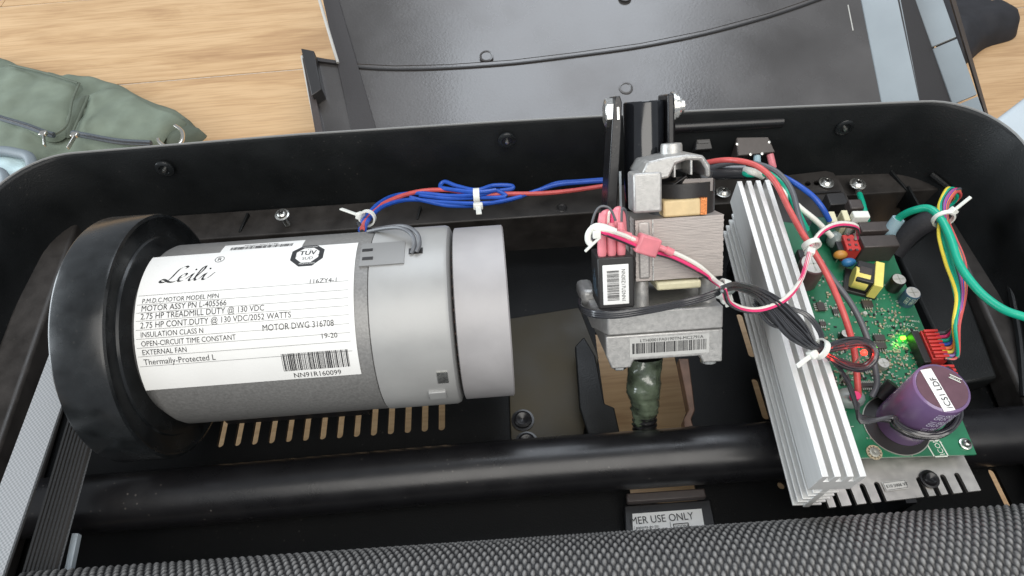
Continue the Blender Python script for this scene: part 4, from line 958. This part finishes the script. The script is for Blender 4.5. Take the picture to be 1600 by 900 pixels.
p_ = P(1375, 620, ZP + .003); G().cyl(p_, p_ + Vector((.006, .004, .008)), .0042, n=14).build('wire_boot', M['black_plastic'], ctl)
p_ = P(1334, 622, ZP + .010); G().cyl(p_, p_ + Vector((0, 0, .004)), .0026, n=12).build('red_stub', M['pink_wire'], ctl)
comp(1290, 352, .012, .016, .010, mat('dark_green_block', (.01, .07, .05), .4), 'choke', 4, .001, parent=ctl); comp(1262, 398, .012, .010, .012, M['black_plastic'], 'choke', 4, .001, parent=ctl)
comp(1338, 318, .0095, .009, .008, M['brown_black'], 'choke', 3, .001, parent=ctl)
cr = G(); 
comp(1318, 380, .010, .014, .010, M['black_plastic'], 'connector_header', 4, .0006, parent=ctl)
rc1 = comp(1331, 378, .0095, .0130, .0135, M['red_conn'], 'red_connector', 4, .0006, parent=ctl)
for i in range(4):
    for j in range(2): comp(1325 + j * 10 + i * 1.5, 366 + i * 8, .0016, .0016, .0005, M['maroon'], 'socket', 4, 0, base=.0136, parent=rc1)
# 8-way and 3-way connectors at the right edge
def row_connector(pa, pb, n, name):
    a_ = P(*pa, ZP + .009); b_ = P(*pb, ZP + .009); d_ = (b_ - a_); L_ = d_.length; e = d_.normalized(); rm = rot_to(e, Vector((-e.y, e.x, 0)))
    mid = (a_ + b_) / 2; body = G().box(Vector((mid.x, mid.y, ZP + .0055)), (L_, .0100, .0085), rm).build(name, M['red_conn'], ctl, bev=.0004)
    G().box(Vector((mid.x, mid.y, ZP + .004)) + rm @ Vector((0, -.0072, 0)) * (1 if (rm @ Vector((0, -1, 0))).x < 0 else -1), (L_ + .002, .0045, .008), rm).build('header', M['black_plastic'], body, bev=.0004)
    for k in range(n):
        c_ = a_ + e * L_ * (k + .5) / n
        G().box(Vector((c_.x, c_.y, ZP + .0108)), (L_ / n * .62, .0085, .0022), rm).build('latch', M['red_conn'], body, bev=.0003)
    return body
row_connector((1450, 517), (1470, 562), 8, 'red_connector'); row_connector((1475, 572), (1483, 590), 3, 'red_connector')
# LEDs
p_ = BP(1411, 528, .0012); G().box(p_, (.0030, .0022, .0018)).build('green_led', M['led_green'], ctl, bev=.0004)
p_ = P(1350, 551, .113); G().sphere(p_, .0017).build('red_led', M['led_red'], ctl); G().cyl((p_.x, p_.y, ZP), p_, .0006, n=8).build('lead', M['solder'], ctl)
for (q, c_, e_) in (((1411, 528), (.2, 1, .05), .002), ((1352, 552), (1, .05, .03), .012)):
    l = bpy.data.lights.new('led_glow', 'POINT'); l.energy = e_; l.color = c_; l.shadow_soft_size = .002; o = bpy.data.objects.new('led_glow', l); sc.collection.objects.link(o); o.location = BP(*q, .005) if q[0] > 1400 else P(1349, 549, .119)
# heat sink
hf = P(1285, 745, .113); hb = P(1152, 283, .113); hd = (hb - hf); hd.z = 0; HL = hd.length; hd.normalize(); hx = Vector((hd.y, -hd.x, 0))
def HS(x, z, y=0): return Vector((hf.x, hf.y, 0)) + hx * x + hd * y + Vector((0, 0, z))
hs = thing('x', (0, 0, 0), 'x', 'x'); bpy.data.objects.remove(hs)
def slab(x0, x1, z0, z1, y0, y1, name, parent, m=None, bev=.0002):
    g = G(); g.prism([HS(x0, z0, y0), HS(x1, z0, y0), HS(x1, z1, y0), HS(x0, z1, y0)], hd * (y1 - y0)); return g.build(name, m or M['alu'], parent, bev=bev)
zk = .0925
base_hs = slab(.0, .0214, zk, zk + .0125, 0, HL, 'heat_sink', ctl)
for k in range(4): slab(.0 + .0061 * k, .0 + .0061 * k + .0031, zk + .0120, .113, -.0001 * k, HL + .0001 * k, 'fin', base_hs)
slab(.008, .0115, .060, zk + .001, .0003, HL - .001, 'web', base_hs)
for k in range(5): slab(.0046 - .0006 * (4 - k) , .0180, .0605 + .0062 * k, .0620 + .0062 * k, .0002 * (5 - k), HL - .0005, 'fin', base_hs)
slab(.0030, .0150, zk - .0002, zk + .0012, .0004, HL - .0008, 'fin', base_hs)

# switch bracket plate at rear
brk = thing('switch_bracket', P(1280, 310, .05), 'flat black bracket plate with two holes behind the control board', 'bracket')
zb_ = .049
ol = [P(*q, zb_) for q in ((1195, 278), (1290, 267), (1302, 270), (1310, 280), (1345, 350), (1340, 372), (1240, 385), (1212, 330))]
hl_ = [[(P(a + 5 * math.cos(R(k * 45)), b + 4 * math.sin(R(k * 45)), zb_)[:2]) for k in range(8)] for a, b in ((1262, 287), (1276, 286))]
holed('plate', [tuple(q[:2]) for q in ol], [[tuple(h) for h in H_] for H_ in hl_], zb_, .002, M['rail'], brk)
G().box(P(1305, 317, .056), (.014, .012, .010)).build('clip', M['black_plastic'], brk, bev=.0008)
G().box(P(1292, 300, .0505), (.022, .0015, .0006)).build('slot', M['black_plastic'], brk)
# ring lug with green earth wire
lug = thing('earth_lead', P(1342, 300, .048), 'green earth wire with ring lug screwed to the rear frame member', 'wire')
truss('bolt', P(1340, 288, .0475), r=.0062, parent=lug)
G().cyl(P(1341, 298, .048), P(1344, 306, .050), .0022, n=12).build('ring_lug', M['zinc'], lug)
G().tube(W3([(1343, 303, .050), (1348, 318, .053), (1355, 345, .055)]), .0021, 10).build('wire', M['green_wire'], lug)

# rear inlet switch block, small socket, rod
swb = thing('power_switch_block', P(1175, 235, .075), 'brown black power inlet block with four bright rivets on the back wall', 'switch')
yk = .345
q = [PYw(*p_, yk) for p_ in ((1150, 211), (1200, 207), (1212, 238), (1153, 244))]
n_ = Vector((0, -.57, .82)); o0 = P(1178, 226, .080)
q = [PL(*p_, o0, n_) for p_ in ((1150, 211), (1198, 207), (1212, 238), (1153, 244))]
G().prism(q, -n_ * .016).build('block', M['brown_black'], swb, bev=.0008)
for p_ in ((1152, 225), (1173, 241), (1191, 240), (1202, 222), (1172, 211)):
    c_ = PL(*p_, o0, n_); G().lathe(c_ - n_ * .0004, n_, [(0, .0013), (.0007, .0011), (.001, 0)], 10).build('rivet', M['zinc'], swb)
for (a, b, m) in (((1183, 243), (1183, 256), 'clear_sleeve'), ((1203, 241), (1208, 262), 'pink_sleeve')):
    G().tube([PL(*a, o0 - n_ * .004, n_), PL((a[0] + b[0]) / 2, (a[1] + b[1]) / 2, o0 - n_ * .004, n_), PL(*b, o0 - n_ * .006, n_)], .0027, 12).build('crimp_terminal', M[m], swb)
sk = thing('small_socket', P(1103, 227, .07), 'small black socket on the back wall left of the inlet block', 'socket')
q = [PL(*p_, o0, n_) for p_ in ((1088, 217), (1110, 216), (1114, 233), (1087, 235))]; G().prism(q, -n_ * .012).build('case', M['black_plastic'], sk, bev=.0008)
q = [PL(*p_, o0 + n_ * .001, n_) for p_ in ((1091, 221), (1107, 220), (1108, 223), (1091, 224))]; G().prism(q, -n_ * .002).build('slot', M['steel_black'], sk)
rod = G().cyl(P(1053, 199, .096), P(1222, 190, .096), .0044, n=24).build('rod', M['steel_black']); rod.name = 'pull_rod'
tag(rod, 'plain black rod lying along the rear wall behind the lift motor', 'rod')

# ------------------------------------------------ thick wires to the controller
zw = .115
pc_ = thing('power_cable', P(1230, 300, .11), 'thick red and grey power wires arching from the lift motor to the board', 'cable', 'wiring')
wire([(1085, 262, .085), (1105, 254, .10), (1140, 250, .118), (1180, 258, .124), (1210, 283, .124), (1232, 325, .122), (1252, 362, .120), (1270, 390, .118), (1295, 435, .110), (1318, 490, .104), (1334, 545, .092), (1340, 600, .080), (1341, 618, .075)], .0019, M['red_wire'], parent=pc_, n=12)
wire([(1110, 262, .09), (1150, 254, .105), (1190, 258, .113), (1218, 272, .115), (1238, 300, .115), (1250, 345, .113), (1266, 385, .112), (1298, 432, .106), (1330, 475, .100), (1352, 520, .092), (1366, 570, .084), (1370, 600, .078), (1362, 620, .074)], .0018, M['grey_wire'], parent=pc_, n=12)
wire([(1185, 262, .095), (1210, 285, .098), (1245, 320, .096), (1275, 345, .092), (1300, 370, .085)], .0019, M['white_wire'], parent=pc_, n=10)
wire([(1215, 272, .095), (1240, 285, .10), (1268, 305, .10), (1285, 325, .096), (1296, 345, .088)], .0019, M['blue_wire'], parent=pc_, n=10)
wire([(1162, 268, .09), (1170, 272, .10), (1200, 272, .103), (1228, 290, .10), (1245, 330, .095), (1260, 360, .085)], .0024, M['green_wire'], parent=pc_, n=10)
wire([(1160, 265, .09), (1175, 268, .104), (1192, 275, .10)], .0026, M['white_wire'], parent=pc_, n=10)
G().tube(W3([(1085, 270, .08), (1120, 268, .088), (1165, 268, .093)]), .0055, 16).build('cable_sheath', M['black_wire'], pc_)

# thin sensor wires from the capacitor box to the board
tw = thing('signal_wires', P(1060, 400, .12), 'pink, white and black thin wires running across the lift motor to the board', 'cable', 'wiring')
def lmw(l, r, m, parent, name='wire'): return G().tube(spline([LP(LM(px, py, dy)[0], dy, LM(px, py, dy)[1]) if isinstance(dy, float) and dy < .05 else P(px, py, dy) for px, py, dy in l], 6), r, 8).build(name, m, parent)
for (m, off, r_) in ((M['pink_wire'], 0, .0013), (M['white_wire'], -8, .0013), (M['black_wire'], 3, .0011), (M['pink_wire'], 3, .0010)):
    k = 1 if off < 0 else .6
    mid = [(930 + off, 358 + off * .3, -.016), (948, 365 + off * .6, -.018), (975, 376 + off * k, -.012), (1012, 391 + off * k, -.008), (1050, 402 + off * k, -.005), (1090, 422 + off * k, -.004), (1118, 441 + off * .3, -.004)]
    lmw(mid + [(1130, 450 + off * .2, .170), (1138, 472 + off * .3, .158), (1160, 484 + off * .3, .150), (1190, 485 + off * .3, .146), (1225, 470 + off * .3, .140), (1250, 440, .132), (1262, 405, .126), (1268, 383, .124), (1285, 362 + off * .2, .120), (1310, 352 + off * .4, .114), (1338, 356 + off * .4, .104), (1340 + off * .3, 372, .088)], r_, m, tw)
g = G(); a_ = LP(LM(995, 378, -.010)[0], -.010, LM(995, 378, -.010)[1]); b_ = LP(LM(1027, 388, -.008)[0], -.008, LM(1027, 388, -.008)[1])
G().box((a_ + b_) / 2, ((b_ - a_).length, .007, .0105), rot_to(b_ - a_, LY)).build('pink_connector', M['pink_sleeve'], tw, bev=.0012)
for (q, r_, s_) in (((965, 366), .0030, (984, 372)), ((1040, 390), .0022, (1051, 395)), ((978, 370), .0022, (996, 377)), ((1027, 385), .0017, (1044, 392))):
    a_ = LP(LM(*q, -.009)[0], -.009, LM(*q, -.009)[1]); b_ = LP(LM(*s_, -.009)[0], -.009, LM(*s_, -.009)[1]); G().cyl(a_, b_, r_, n=14).build('crimp_sleeve', M['pink_sleeve'], tw)
a_ = LP(LM(950, 358, -.012)[0], -.012, LM(950, 358, -.012)[1])
# zip tie at capacitor: loop + tail
zt1_ = thing('zip_tie', a_, 'curled cream zip tie looped round the pink terminals of the run capacitor', 'cable tie', 'white nylon cable ties')
pts = [(962, 362), (945, 355), (930, 354), (920, 364), (919, 376), (924, 382)]
G().tube(spline([LP(LM(*q, -.016)[0], -.016, LM(*q, -.016)[1]) for q in pts]), .0017, 8).build('strap', M['nylon'], zt1_)
q0 = LP(LM(938, 370, -.018)[0], -.018, LM(938, 370, -.018)[1]); q1 = LP(LM(914, 393, -.018)[0], -.018, LM(914, 393, -.018)[1])
G().box((q0 + q1) / 2, ((q1 - q0).length, .0024, .0012), rot_to(q1 - q0, LY)).build('tail', M['nylon'], zt1_, bev=.0003)
G().box(LP(LM(932, 366, -.017)[0], -.017, LM(932, 366, -.017)[1]), (.0042, .0046, .0042), LR).build('head', M['nylon'], zt1_, bev=.0006)
zc_ = P(1268, 383, .124)
zip_tie(zc_, P(1255, 355, .124) - P(1285, 415, .122), .0043, P(1262, 402, .130) - P(1266, 385, .130), .0065, 'white zip tie joining red, grey and pink wires beside the maroon capacitor', .0032)

# black bundle: many thin wires wrapped
bb = thing('black_wire_bundle', P(1290, 520, .12), 'thin black wires bundled over the heat sink and round the violet capacitor', 'cable', 'wiring')
rg = random.Random(11); jx = lambda s=5: rg.uniform(-s, s)
path = [(1128, 452, .172, 4), (1150, 447, .166, 5), (1185, 458, .152, 8), (1215, 484, .142, 15), (1246, 517, .135, 17), (1279, 544, .129, 4), (1310, 539, .122, 7), (1340, 534, .117, 7), (1361, 541, .113, 6), (1367, 558, .110, 5), (1350, 574, .107, 5), (1325, 572, .111, 5), (1296, 558, .121, 4)]
for k in range(14):
    o_ = (k - 6.5) / 6.5; l = []
    for i in range(len(path)):
        x, y, z, w_ = path[i]; xa, ya = path[max(i - 1, 0)][:2]; xb2, yb2 = path[min(i + 1, len(path) - 1)][:2]
        dx, dy = xb2 - xa, yb2 - ya; q_ = math.hypot(dx, dy) or 1
        l.append((x - dy / q_ * o_ * w_ + jx(.8), y + dx / q_ * o_ * w_ + jx(.8), z + jx(.0015) - abs(o_) * .0015))
    wire(l, .00068, M['black_wire'], parent=bb, n=6)
for k in range(5):
    l = [(1180 + jx(3), 470 + jx(8), .143), (1205 + jx(4), 500 + jx(9), .137), (1240 + jx(3), 522 + jx(6), .132), (1278, 545 + jx(3), .128), (1300, 562 + jx(3), .118), (1318, 585 + jx(2), .106), (1332 + jx(2), 615, .098), (1338, 640, .092)]
    wire(l, .0009, M['black_wire'], parent=bb, n=6)
for k in range(2):
    wire([(1225 + k * 6, 480, .132), (1258 + k * 5, 492, .130), (1280 + k * 4, 520, .128), (1284, 545, .127)], .0009, M['black_wire'], parent=bb, n=6)
# wrap round the big capacitor
for k in range(6):
    rw = rc + .0016 + .0012 * (k % 3); base_z = ZP + .016 + (k // 2) * .0028; pts = [P(1336 + k, 625 + k, .094), P(1345, 650 + k * 2, .088)]
    for a_ in range(-165, 70, 12):
        t = (a_ + 165) / 235; pts.append(cbb + Vector((math.cos(R(a_)) * rw, math.sin(R(a_)) * rw, base_z - ZP - ZP * 0 + .012 * t + rg.uniform(-.0005, .0005))))
    pts.append(P(1482 + k, 574 + k, ZP + .012)); G().tube(spline(pts, 4), .00105, 6).build('wire', M['black_wire'], bb)
zip_tie(P(1281, 545, .127), P(1262, 530, .13) - P(1300, 552, .122), .0046, P(1258, 560, .134) - P(1284, 540, .134), .012, 'white zip tie round the black wires on top of the heat sink', .0030)
# black pair from zip tie to capacitor box bottom
zk_ = zt_ + .004
for k in range(3):
    lmw([(1128, 452 + k * 2, -.004), (1100, 462 + k * 3, -.006), (1060, 472 + k * 3, -.008), (1010, 482 + k * 3, -.016), (960, 489 + k * 3, -.018), (925, 487 + k * 3, -.012), (908, 480 + k * 2, .006), (906, 468, .02)], .0012, M['black_wire'], bb)
p_ = LP(LM(1130, 452, -.006)[0], -.006, LM(1130, 452, -.006)[1])
zt3 = zip_tie(p_, LP(.01, 0, -.004) - LP(0, 0, 0), .0048, LP(.004, 0, -.012) - LP(0, 0, 0), .005, 'clear white zip tie knot on the right corner of the lift motor', .0042)
G().sphere(p_ + Vector((.001, -.003, .003)), .0032, (1.3, .8, 1)).build('gel', M['gel'], zt3)

# rainbow harness at the right
rb = thing('rainbow_harness', P(1480, 400, .09), 'multicoloured thin wires looping from the red connector to a cable tie', 'cable', 'wiring')
cols = ['grey_wire', 'pink_wire', 'green_wire', 'blue_wire', 'orange_wire', 'yellow_wire', 'purple_wire', 'black_wire', 'red_wire', 'green_wire']
midx = [4.2, 1.5, -2.6, 2.4, 3.4, -4.6, .6, -.6, 4.8, -1.6]
for k, cn in enumerate(cols):
    kk = min(k, 7); sx2 = 1462 + kk * 2.3; sy2 = 521 + kk * 5.6; o_ = midx[k]
    l = [(sx2 - 2, sy2, ZP + .010), (sx2 + 18, sy2 - 3 + kk * .0, ZP + .012), (1494 + o_ * .9, 500 + k * 1.0, .094), (1501 + o_ * 1.5, 460, .100), (1492 + o_ * 3.2, 410, .104), (1479 + o_ * 2.6, 370, .107), (1474 + o_ * 1.3, 342, .108), (1474 + o_ * 1.4, 315 + abs(o_), .104), (1487 + o_ * 1.4, 297 + o_ * .6, .098), (1497 + o_ * .8, 296 + k * 1.2, .090), (1494 - k, 312 + k, .080), (1470 - k * 2, 335, .070)]
    wire(l, .00105, M[cn], parent=rb, n=8)
ge = thing('green_earth_cable', P(1500, 420, .1), 'thick bright green earth cable leaving the frame at the right edge', 'cable', 'wiring')
wire([(1392, 356, .082), (1408, 338, .094), (1430, 328, .104), (1452, 326, .110), (1470, 342, .112), (1485, 372, .112), (1500, 415, .110), (1530, 455, .110), (1565, 482, .112), (1600, 495, .114), (1650, 510, .116)], .0024, M['green_wire'], parent=ge, n=12)
wire([(1455, 326, .108), (1470, 350, .106), (1478, 400, .104), (1492, 450, .100), (1498, 490, .095), (1490, 520, .088)], .0016, M['green_wire'], parent=ge, n=10)
G().tube(W3([(1388, 372, .076), (1391, 360, .082), (1404, 342, .091)]), .0042, 12, radii=None).build('crimp_sleeve', M['clear_sleeve'], ge)
zip_tie(P(1474, 342, .110), P(1462, 330, .110) - P(1480, 362, .111), .0056, P(1505, 318, .122) - P(1480, 338, .114), .0125, 'white zip tie round the rainbow wires and green cable at the right', .0026)
ps = thing('cable_sleeve', P(1430, 350, .06), 'thick matt black cable sleeve behind the board under the green cable', 'cable')
G().tube(W3([(1395, 395, .050), (1420, 365, .062), (1450, 345, .070), (1480, 332, .066)]), .0075, 18).build('sleeve', M['black_fabric'], ps)
# black side box right of the board
G().prism([P(*q, .020) for q in ((1405, 400), (1470, 345), (1560, 590), (1500, 600))], (0, 0, -.016)).build('well_plate', M['pan'], pan, bev=.002)

# ================================================================== COVER BEHIND
CO = P(800, 236, -.058); cvx = Vector((1, 0, 0)); cvy = (UP * 1 - RT * .27 + W * .38).normalized(); CN = cvx.cross(cvy).normalized()
if CN.dot(W) > 0: CN = -CN
def CV(px, py, n=0): return PL(px, py, CO + CN * n, CN)
cv = thing('motor_cover', CO, 'dark grey plastic motor hood turned inside up behind the open bay', 'cover')
def cpoly(pts, n0, n1, name, m, bev=0): return G().prism([CV(*q, n0) for q in pts], CN * (n1 - n0)).build(name, m, cv, bev=bev)
crease = [(520, 99), (560, 106), (620, 109), (700, 107), (800, 100), (900, 88), (1000, 74), (1100, 54), (1200, 27), (1290, -4), (1390, -45)]
lowp = [(512, 232)] + [(487, 88), (500, 92)] + crease[:-1] + [(1345, -20), (1362, 60), (1390, 170), (1400, 232)]
low = cpoly([(500, 232), (474, 90)] + crease + [(1345, -60), (1400, 232)], -.006, 0, 'lower_panel', M['cover'])
upp = cpoly([(498, -60)] + [(527, 97)] + [(a + 0, b - 1.5) for a, b in crease[1:]] , -.008, -.0025, 'upper_panel', M['cover'])
G().tube(spline([CV(a, b, .0005) for a, b in crease], 5), .0016, 8).build('seam_bead', M['black_plastic'], cv)
cpoly([(505, -60), (512, -60), (597, 232), (556, 232), (527, 99), (505, 0)], .0, .003, 'inner_strip', M['cover_strip'], .0005)
for l in ([(492, -60), (499, 0), (528, 98)], [(472, 88), (484, 150), (501, 232)]):
    G().tube([CV(*q, .006) for q in l], .0018, 8).build('worn_edge', M['cover_edge'], cv)
cpoly([(474, 90), (528, 98), (530, 103), (477, 96)], 0, .004, 'end_wall', M['cover_strip'])
cpoly([(478, 92), (498, 96), (510, 155), (495, 165)], .0, .018, 'latch', M['black_plastic'], .001)
cpoly([(500, 232), (477, 100), (485, 100), (512, 232)], .0, .010, 'side_wall', M['brown_black'])
# right side facets
def facet(p, name, m): # tilted facet: list of (px,py,n)
    q = [CV(*a) for a in p]; return G().prism(q, -CN * .003).build(name, m, cv, bev=.0006)
facet([(1338, -40, .001), (1400, -40, .020), (1452, 232, .020), (1392, 232, .001)], 'angled_face', M['cover_painted_sheen'])
facet([(1396, -40, .020), (1424, -40, .004), (1510, 232, .004), (1452, 232, .020)], 'recess_face', M['cover_strip'])
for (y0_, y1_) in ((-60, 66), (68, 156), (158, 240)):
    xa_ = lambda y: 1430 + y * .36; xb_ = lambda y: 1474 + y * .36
    facet([(xa_(y0_ + 8), y0_ + 8, .006), (xb_(y0_ - 8), y0_ - 8, .020), (xb_(y1_ - 9), y1_ - 9, .020), (xa_(y1_ + 7), y1_ + 7, .006)], 'edge_panel', M['cover_painted_sheen'])
facet([(1475, -40, .018), (1482, -40, -.02), (1560, 232, -.02), (1556, 232, .018)], 'outer_wall', M['cover_strip'])
for (a, b) in ((977, -6), (978, 138), (760, 88)):
    c_ = CV(a, b, .0002); G().lathe(c_, CN, [(0, .008), (.0008, .0078), (.0012, .006), (.0004, .0055), (.0004, 0)], 24).build('mould_mark', M['cover'], cv)
G().tube([CV(1325, 8, .0003), CV(1333, 48, .0003)], .0007, 6).build('scratch_line', M['cover_edge'], cv)

# ================================================================== BAG AND OTHER THINGS ON THE FLOOR
def flo(l, z=ZF): return [P(a, b, z) for a, b in l]
bag = thing('canvas_bag', P(150, 190, ZF), 'sage green canvas bag with two zipped flap pockets on the wood floor', 'bag')
pillow(flo([(-120, 130), (-60, 95), (10, 100), (60, 120), (130, 132), (190, 140), (240, 165), (292, 186), (300, 205), (262, 240), (230, 262), (120, 290), (0, 300), (-110, 290)]), ZF + .001, .024, .006, 1, 18, .4).build('body', M['canvas'], bag, smooth=180)
pillow(flo([(-60, 130), (-20, 110), (15, 99), (70, 112), (124, 128), (112, 158), (104, 196), (82, 214), (40, 205), (-10, 184), (-60, 180)], ZF + .030), ZF + .022, .012, .003, 4, 14, .25).build('pocket_flap', M['canvas'], bag, smooth=180)
pillow(flo([(136, 146), (170, 134), (200, 140), (240, 164), (286, 184), (258, 205), (240, 222), (190, 221), (145, 214), (112, 207), (128, 176)], ZF + .026), ZF + .018, .012, .0035, 9, 14, .25).build('pocket_flap', M['canvas'], bag, smooth=180)
pillow(flo([(262, 196), (292, 184), (306, 196), (318, 204), (300, 218), (275, 232), (255, 228)], ZF + .010), ZF, .018, .005, 12, 6, .5).build('side_fold', M['canvas_dark'], bag, smooth=180)
pillow(flo([(120, 150), (138, 146), (128, 176), (112, 205), (100, 210), (106, 180)], ZF + .026), ZF + .022, .008, .003, 3, 5, .5).build('gusset', M['canvas_dark'], bag, smooth=180)
for l in ([(124, 130, .038), (113, 158, .040), (105, 194, .040), (84, 211, .036)], [(138, 150, .032), (126, 178, .034), (114, 206, .032)], [(15, 101, .036), (70, 114, .040), (122, 130, .038)]):
    G().tube(spline([P(a, b, ZF + c) for a, b, c in l], 6), .0016, 6).build('seam', M['canvas_dark'], bag)
def strip(l, r, m, name, parent): 
    o = G().tube(spline([P(*a) for a in l], 6), r, 8).build(name, m, parent); return o
for l in ([(-40, 168, -.018), (0, 184, -.018), (40, 196, -.019), (72, 208, -.021), (84, 211, -.022)], [(114, 208, -.025), (140, 213, -.022), (185, 221, -.022), (236, 224, -.024)]):
    l = [(a, b, c + ZF + .060) for a, b, c in l]
    z_ = strip(l, .0036, M['zip'], 'zipper', bag)
    strip([(a, b - .5, c + .0034) for a, b, c in l], .0010, M['black_wire'], 'zip_teeth', z_)
for (a, b, c, d) in ((68, 209, 70, 228), (117, 211, 106, 232)):
    G().box(P(a, b, ZF + .046), (.008, .007, .005)).build('zip_slider', M['chrome'], bag, bev=.001)
    p0 = P(a, b + 2, ZF + .048); p1 = P(c, d, ZF + .046); G().box((p0 + p1) / 2, ((p1 - p0).length, .005, .0015), rot_to(p1 - p0, (0, 0, 1))).build('zip_pull', M['zinc'], bag, bev=.0005)
G().tube(spline([P(a[0], a[1], a[2] + ZF + .06) for a in ((274, 197, -.015), (284, 205, -.012), (285, 218, -.010), (276, 230, -.010), (262, 231, -.012), (250, 223, -.016), (247, 218, -.018))], 6), .0024, 10).build('d_ring', M['chrome'], bag)
pc2 = thing('clear_pouch', P(10, 265, ZF), 'small clear film pouch with slate grey piping at the left edge', 'pouch')
pillow(flo([(-60, 245), (0, 238), (40, 245), (48, 262), (20, 285), (-10, 320), (-70, 320)], ZF + .03), ZF + .026, .010, .004, 21, 7, .5).build('film', M['pouch_clear'], pc2, smooth=180)
G().tube(spline([P(a[0], a[1], a[2] + ZF + .06) for a in ((-60, 240, -.022), (0, 236, -.020), (30, 240, -.020), (46, 246, -.020), (50, 262, -.022), (44, 272, -.024))], 5), .006, 10).build('piping', M['pouch_edge'], pc2)
G().tube(spline([P(a[0], a[1], a[2] + ZF + .06) for a in ((-40, 262, -.022), (0, 268, -.016), (9, 285, -.016), (4, 310, -.018))], 5), .005, 10).build('piping', M['pouch_edge'], pc2)
# top right: black fabric holster, and pale shell
bf = thing('black_fabric_strap', P(1530, 45, ZF), 'black fabric strap lying on the wood at the top right corner', 'strap')
pillow(flo([(1440, -60), (1535, -60), (1540, 10), (1575, 18), (1594, 36), (1588, 52), (1545, 66), (1508, 94), (1480, 80), (1450, 20)], ZF + .01), ZF + .001, .030, .006, 31, 9, .5).build('fabric', M['black_fabric'], bf, smooth=180)
us = thing('upright_shell', P(1590, 220, .0), 'pale blue grey plastic upright shell outside the pan at the right edge', 'cover')
g = G(); g.prism([P(*q, .060) for q in ((1553, 185), (1605, 146), (1700, 100), (1760, 330), (1625, 330))], (0, 0, -.11)); g.build('shell', M['pale_plastic'], us, bev=.006, seg=4)
print('objects', len(bpy.data.objects))
